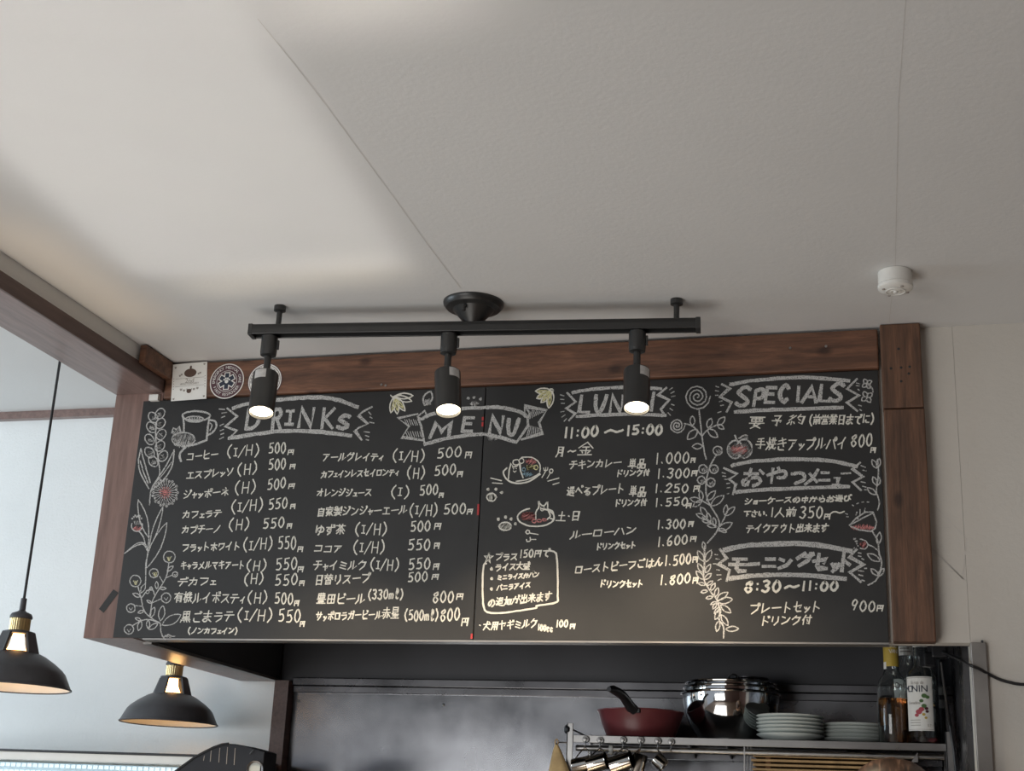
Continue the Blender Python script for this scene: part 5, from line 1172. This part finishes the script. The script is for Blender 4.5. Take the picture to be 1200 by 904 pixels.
for k in range(n_):
    plate(zS + 0.0003 + k * 0.0088, cb2, 0.0815, 0.0160, 'white plate in the low pile beside the syrup bottles, ' + (PO[k] if k < n_ - 1 else 'topmost'), 'white plates in the low pile')

# ------------------------------------------------------------------ syrup bottles
def bottle(label, px, Y, r, bodyh, neckh, glass_m, liquid, fill, base=True):
    c = at_y(px, 868, Y); c = Vector((c.x, Y, zS + 0.0002))
    t = thing('syrup_bottle', label, 'bottle', c, 'syrup bottles on the shelf')
    p_ = [(0.0, 0.0), (r * 0.96, 0.0), (r, 0.004), (r, bodyh - 0.02), (r * 0.97, bodyh - 0.008), (r * 0.86, bodyh + 0.003), (r * 0.62, bodyh + 0.014), (0.0175, bodyh + 0.026), (0.0170, bodyh + neckh - 0.02), (0.0180, bodyh + neckh - 0.016), (0.0180, bodyh + neckh)]
    MB().lathe(p_ + [(a - 0.0022 if a > 0.003 else 0.0, max(b_, 0.003)) for a, b_ in reversed(p_)], c, 48, cap=False).build('bottle_glass', glass_m, t, True)
    if fill:
        MB().lathe([(0.0, 0.0042), (r - 0.0028, 0.0042), (r - 0.0028, fill), (0.0, fill)], c, 40, cap=False).build('syrup', liquid, t, True)
    MB().lathe([(0.0188, bodyh + neckh - 0.014), (0.0188, bodyh + neckh + 0.010), (0.0, bodyh + neckh + 0.011)], c, 32, cap=False).build('cap', 'black_plastic', t, True)
    return t, c
def wrap(mb, c, r, a0, a1, z0, z1, n=14):
    """curved patch on a bottle; angles in degrees, 0 facing the guest, growing to the right"""
    vs = []
    for i in range(n + 1):
        a = math.radians(a0 + (a1 - a0) * i / n) ; vs += [c + Vector((r * math.sin(a), -r * math.cos(a), z0)), c + Vector((r * math.sin(a), -r * math.cos(a), z1))]
    return mb.add(vs, [(2 * i, 2 * i + 2, 2 * i + 3, 2 * i + 1) for i in range(n)])
def wtext(s, c, r, a0, a1, z, h, mat, parent):
    L = []
    for i, ch in enumerate(s):
        a = math.radians(a0 + (a1 - a0) * (i + .5) / len(s))
        L.append((ch, c + Vector((r * math.sin(a), -r * math.cos(a), z)), (math.cos(a), math.sin(a), 0), (0, 0, 1), h))
    bfont(L, mat, 'lettering', parent)
def spot_on(c, r, a, z, ru, rv, mat, name, parent, n=14):
    a = math.radians(a); C_ = c + Vector((r * math.sin(a), -r * math.cos(a), z)); rt = Vector((math.cos(a), math.sin(a), 0)); nn = Vector((math.sin(a), -math.cos(a), 0))
    MB().prism([C_ + rt * ru * math.cos(2 * PI * i / n) + Vector((0, 0, rv * math.sin(2 * PI * i / n))) for i in range(n)], nn * 0.0004).build(name, mat, parent)
# amber bottle
t, c = bottle('amber syrup bottle with a yellow neck label, left of the others', 1048, 3.640, 0.0365, 0.152, 0.112, 'clear_glass', 'amber_syrup', 0.108)
wrap(MB(), c, 0.0186, -80, 80, 0.186, 0.258).build('neck_label', 'label_yellow', t, True)
wtext('DOL', c, 0.0189, -12, 48, 0.236, 0.010, 'paper_white', t); wtext('VAN', c, 0.0189, -12, 48, 0.222, 0.010, 'paper_white', t)
wrap(MB(), c, 0.0187, -80, -40, 0.180, 0.197).build('label_edge', 'paper_white', t, True)
# bottle behind with almonds on its label
t, c = bottle('brown syrup bottle with almonds on a pale label, behind the berry bottle', 1066, 3.735, 0.038, 0.185, 0.100, 'clear_glass', 'amber_syrup', 0.155)
wrap(MB(), c, 0.0385, -55, 60, 0.058, 0.165).build('label', 'paper_white', t, True)
wtext('Dol', c, 0.0388, -42, 0, 0.148, 0.016, 'print_brown', t)
spot_on(c, 0.0388, -24, 0.098, 0.0125, 0.0085, 'almond', 'almond_print', t); spot_on(c, 0.0388, 0, 0.086, 0.0085, 0.0125, 'almond', 'almond_print', t)
wrap(MB(), c, 0.0186, -70, 70, 0.226, 0.262).build('neck_label', 'paper_white', t, True)
for k in range(3): wrap(MB(), c, 0.0189, -50, 40 - 15 * k, 0.234 + 0.008 * k, 0.237 + 0.008 * k).build('print_line', 'print_grey', t, True)
# berry syrup bottle in front
t, c = bottle('clear syrup bottle with a white berry label and dark base, rightmost in front', 1083, 3.625, 0.0385, 0.168, 0.105, 'clear_glass', 'dark_syrup', 0.016)
wrap(MB(), c, 0.0390, -62, 38, 0.030, 0.158, 20).build('label', 'paper_white', t, True)
for a0, a1, z0, z1 in ((-60, 36, 0.1545, 0.1555), (-60, 36, 0.0325, 0.0335), (35.5, 36.5, 0.0325, 0.1555)):
    wrap(MB(), c, 0.0392, a0, a1, z0, z1).build('label_border', 'print_grey', t, True)
wtext('MONIN', c, 0.0393, -68, 16, 0.128, 0.017, 'sticker_navy', t)
wtext('Sirop de', c, 0.0393, -40, 6, 0.143, 0.008, 'print_grey', t)
wtext('Grenadine', c, 0.0393, -52, -8, 0.095, 0.0075, 'print_grey', t)
wtext('0.7 l', c, 0.0393, 14, 34, 0.042, 0.006, 'print_grey', t)
for a, z, r_, mt in ((-14, 0.074, 0.0075, 'label_rose'), (-5, 0.080, 0.0065, 'label_rose'), (-22, 0.066, 0.005, 'label_rose'), (4, 0.088, 0.006, 'label_green'), (12, 0.082, 0.0045, 'dark_red'), (6, 0.112, 0.0065, 'label_green'), (17, 0.109, 0.005, 'label_green'), (14, 0.075, 0.004, 'dark_red'), (2, 0.068, 0.004, 'label_yellow'), (-4, 0.100, 0.005, 'label_green'), (9, 0.060, 0.0035, 'label_yellow')):
    spot_on(c, 0.0393, a, z, r_, r_ * 0.8, mt, 'berry_print', t)
for k in range(3): wrap(MB(), c, 0.0393, -48, -10, 0.042 + 0.006 * k, 0.0435 + 0.006 * k).build('print_line', 'print_grey', t, True)
wrap(MB(), c, 0.0186, -70, 70, 0.232, 0.262).build('neck_label', 'paper_white', t, True)
spot_on(c, 0.0189, -18, 0.247, 0.005, 0.004, 'label_rose', 'berry_print', t); spot_on(c, 0.0189, 14, 0.250, 0.005, 0.004, 'label_rose', 'berry_print', t)

# ------------------------------------------------------------------ plug, cables and pipe in the corner of the alcove
pc = at_y(1102, 768, 3.45)
pl = thing('power_plug', 'black power adapter hanging high in the corner of the alcove', 'adapter', pc)
MB().box(pc + Vector((-0.020, -0.02, -0.008)), pc + Vector((0.016, 0.02, 0.026))).build('adapter_body', 'black_plastic', pl, bevel=0.004)
MB().box(pc + Vector((-0.042, -0.012, -0.028)), pc + Vector((-0.014, 0.012, 0.006)), rot=0.4).build('plug', 'black_plastic', pl, bevel=0.004)
MB().box(pc + Vector((0.012, -0.016, -0.004)), pc + Vector((0.0298, 0.016, 0.022))).build('wall_bracket', 'black_plastic', pl, bevel=0.002)
pts = [at_y(1103, 776, 3.45), at_y(1106, 800, 3.47), at_y(1110, 828, 3.50), at_y(1113, 850, 3.55), at_y(1118, 880, 3.55), at_y(1121, 910, 3.55), at_y(1121, 960, 3.55)]
pts.append(Vector((pts[-1].x - 0.03, 3.55, 0.925)))
MB().tube(pts, 0.0035, 10).build('hanging_cord', 'black_plastic', pl, True)
def smooth(pts, n=6):
    out = []
    P = [pts[0]] + list(pts) + [pts[-1]]
    for i in range(1, len(P) - 2):
        for k in range(n):
            t = k / n; a, b_, c_, d_ = P[i - 1], P[i], P[i + 1], P[i + 2]
            out.append(0.5 * ((2 * b_) + (c_ - a) * t + (2 * a - 5 * b_ + 4 * c_ - d_) * t * t + (3 * b_ - a - 3 * c_ + d_) * t ** 3))
    out.append(Vector(pts[-1])); return out
yw = D + 0.014 - 0.0036
pts = [at_y(1104, 764, 3.44), at_y(1115, 769, 3.30), at_y(1128, 775, 3.15), at_y(1137, 780, D - 0.006), at_y(1147, 784, D - 0.004), at_y(1158, 790, yw - 0.003), at_y(1170, 796, yw), at_y(1183, 800, yw), at_y(1200, 802.5, yw), at_y(1250, 802, yw), at_y(1330, 815, yw)]
o = MB().tube(smooth(pts), 0.0032, 10).build('power_cable', 'black_plastic', smooth=True, loc=pts[0]); tag(o, 'black cable running from the alcove across the white wall', 'cable')
pv = at_y(1104, 815, 3.80)
t = thing('wall_pipe', 'dark vertical pipe with a pale connector behind the bottles', 'pipe', (pv.x, 3.87, 0.92))
MB().tube([(pv.x, 3.87, 0.921), (pv.x, 3.87, pv.z + 0.22)], 0.008, 14).build('pipe', 'black_plastic', t, True)
MB().lathe([(0.010, -0.028), (0.0135, -0.026), (0.0135, 0.026), (0.010, 0.028)], (pv.x, 3.87, pv.z), 20).build('connector', 'grey_plastic', t, True)
MB().lathe([(0.0138, -0.006), (0.015, -0.005), (0.015, 0.005), (0.0138, 0.006)], (pv.x, 3.87, pv.z), 20).build('clamp', 'black_plastic', t, True)
for dz_ in (-0.3, 0.12): MB().box((pv.x - 0.012, 3.872, pv.z + dz_), (pv.x + 0.012, 3.9045, pv.z + dz_ + 0.012)).build('pipe_saddle', 'black_plastic', t)

# ------------------------------------------------------------------ person working behind the counter: only the crown of the head shows
hc = at_y(1045, 887, 2.85)
top_z = hc.z
px_, py_ = hc.x, 2.85
pe = None
S = top_z / 1.55
J = {'pel': (0, 0.00, 0.80), 'sp': (0, -0.02, 0.98), 'ch': (0, -0.02, 1.17), 'nk': (0, 0.0, 1.295), 'hd0': (0, 0.01, 1.36), 'hd': (0, 0.012, 1.43), 'hd2': (0, 0.012, 1.475)}
V_ = []; R_ = []; E_ = []
def jv(p, r, par=None):
    V_.append((px_ + p[0] * S, py_ + p[1] * S, p[2] * S)); R_.append(r * S)
    if par is not None: E_.append((par, len(V_) - 1))
    return len(V_) - 1
pel = jv((0, 0, 0.80), 0.125); sp_ = jv((0, -0.01, 0.97), 0.112, pel); ch_ = jv((0, -0.01, 1.15), 0.120, sp_); nk = jv((0, 0.0, 1.29), 0.055, ch_)
h0 = jv((0, 0.005, 1.345), 0.058, nk); h1 = jv((0, 0.010, 1.40), 0.080, h0); h2 = jv((0, 0.012, 1.465), 0.078, h1)
for s_ in (-1, 1):
    shd = jv((s_ * 0.150, -0.01, 1.22), 0.050, ch_); el = jv((s_ * 0.190, -0.02, 0.98), 0.038, shd); wr = jv((s_ * 0.195, 0.035, 0.765), 0.026, el); pm = jv((s_ * 0.195, 0.050, 0.705), 0.028, wr)
    for k in range(4): f1 = jv((s_ * 0.198, 0.022 + 0.018 * k, (0.662, 0.655, 0.657, 0.664)[k]), 0.0092, pm); jv((s_ * 0.190, 0.026 + 0.018 * k, (0.625, 0.610, 0.614, 0.632)[k]), 0.0080, f1)
    th = jv((s_ * 0.180, 0.085, 0.690), 0.0105, pm); jv((s_ * 0.172, 0.098, 0.660), 0.009, th)
    hp = jv((s_ * 0.085, 0, 0.76), 0.085, pel); kn = jv((s_ * 0.09, -0.01, 0.44), 0.055, hp); an = jv((s_ * 0.09, -0.02, 0.075), 0.036, kn); jv((s_ * 0.095, 0.13, 0.035), 0.032, an)
me = bpy.data.meshes.new('person'); me.from_pydata(V_, E_, []); 
pe = bpy.data.objects.new('person', me); COL.objects.link(pe)
sk = pe.modifiers.new('skin', 'SKIN'); sk.use_smooth_shade = True
for i, r_ in enumerate(R_): me.skin_vertices[0].data[i].radius = (r_, r_)
me.skin_vertices[0].data[0].use_root = True
sb = pe.modifiers.new('subdivision', 'SUBSURF'); sb.levels = 2; sb.render_levels = 2
me.materials.append(MATS['skin'])
WLOC[pe.name] = Vector((0, 0, 0))
tag(pe, 'person in dark clothes at the shelf, only the crown of brown hair in view', 'person')
def ellip(c, r, n=24, m=16, z0=-1.0, z1=1.0, wob=0.0):
    vs = []; fs = []
    for j in range(m + 1):
        v_ = z0 + (z1 - z0) * j / m; ph = math.asin(max(-1, min(1, v_)))
        for i in range(n):
            a = 2 * PI * i / n; w = 1 + wob * math.sin(9 * a)
            vs.append(Vector(c) + Vector((r[0] * w * math.cos(ph) * math.cos(a), r[1] * w * math.cos(ph) * math.sin(a), r[2] * math.sin(ph))))
    for j in range(m):
        for i in range(n): fs.append((j * n + i, j * n + (i + 1) % n, (j + 1) * n + (i + 1) % n, (j + 1) * n + i))
    return MB().add(vs, fs)
hcz = top_z - 0.118
ellip((px_, py_ + 0.004, hcz), (0.100, 0.112, 0.118), 40, 20, -0.55, 1.0, 0.008).build('hair', 'brown_hair', pe, True)
bun = ellip((px_, py_ - 0.02, hcz - 0.10), (0.085, 0.075, 0.10), 32, 14, -1, 1, 0.01); bun.build('hair', 'brown_hair', pe, True)
ellip((px_, py_ + 0.10 , hcz - 0.045), (0.012, 0.022, 0.020), 14, 10).build('nose', 'skin', pe, True)
for s_ in (-1, 1):
    ellip((px_ + s_ * 0.032, py_ + 0.088, hcz - 0.02), (0.012, 0.008, 0.007), 14, 8).build('eye', 'paper_white', pe, True)
    ellip((px_ + s_ * 0.088, py_ + 0.01, hcz - 0.035), (0.010, 0.018, 0.028), 14, 10).build('ear', 'skin', pe, True)
ellip((px_, py_ + 0.094, hcz - 0.085), (0.022, 0.006, 0.006), 14, 8).build('mouth', 'label_rose', pe, True)
def garment(name, pts, edges, mat):
    """cloth grown over the same joints, a little wider than the body"""
    me = bpy.data.meshes.new(name); me.from_pydata([(px_ + p[0] * S, py_ + p[1] * S, p[2] * S) for p, r in pts], edges, [])
    o = bpy.data.objects.new(name, me); COL.objects.link(o); o.parent = pe
    md = o.modifiers.new('skin', 'SKIN'); md.use_smooth_shade = True
    for k, (p, r) in enumerate(pts): me.skin_vertices[0].data[k].radius = (r * S, r * S)
    me.skin_vertices[0].data[0].use_root = True
    sb_ = o.modifiers.new('subdivision', 'SUBSURF'); sb_.levels = 2; sb_.render_levels = 2
    me.materials.append(MATS[mat])
P_ = [((0, 0, 0.70), 0.185), ((0, 0, 0.82), 0.172), ((0, -0.01, 0.97), 0.150), ((0, -0.01, 1.15), 0.145), ((0, 0, 1.255), 0.075)]; Q_ = [(0, 1), (1, 2), (2, 3), (3, 4)]
for s_ in (-1, 1):
    n0 = len(P_); P_ += [((s_ * 0.150, -0.01, 1.22), 0.066), ((s_ * 0.190, -0.02, 0.98), 0.054), ((s_ * 0.195, 0.025, 0.80), 0.042)]; Q_ += [(3, n0), (n0, n0 + 1), (n0 + 1, n0 + 2)]
garment('shirt', P_, Q_, 'shirt_dark')
P_ = [((0, 0, 0.80), 0.115)]; Q_ = []
for s_ in (-1, 1):
    n0 = len(P_); P_ += [((s_ * 0.085, 0, 0.74), 0.108), ((s_ * 0.09, -0.01, 0.44), 0.074), ((s_ * 0.09, -0.02, 0.10), 0.060)]; Q_ += [(0, n0), (n0, n0 + 1), (n0 + 1, n0 + 2)]
garment('trousers', P_, Q_, 'cloth_grey')
for s_ in (-1, 1):
    garment('shoe', [((s_ * 0.09, -0.045, 0.046), 0.046), ((s_ * 0.092, 0.05, 0.044), 0.044), ((s_ * 0.095, 0.15, 0.038), 0.038)], [(0, 1), (1, 2)], 'black_plastic')
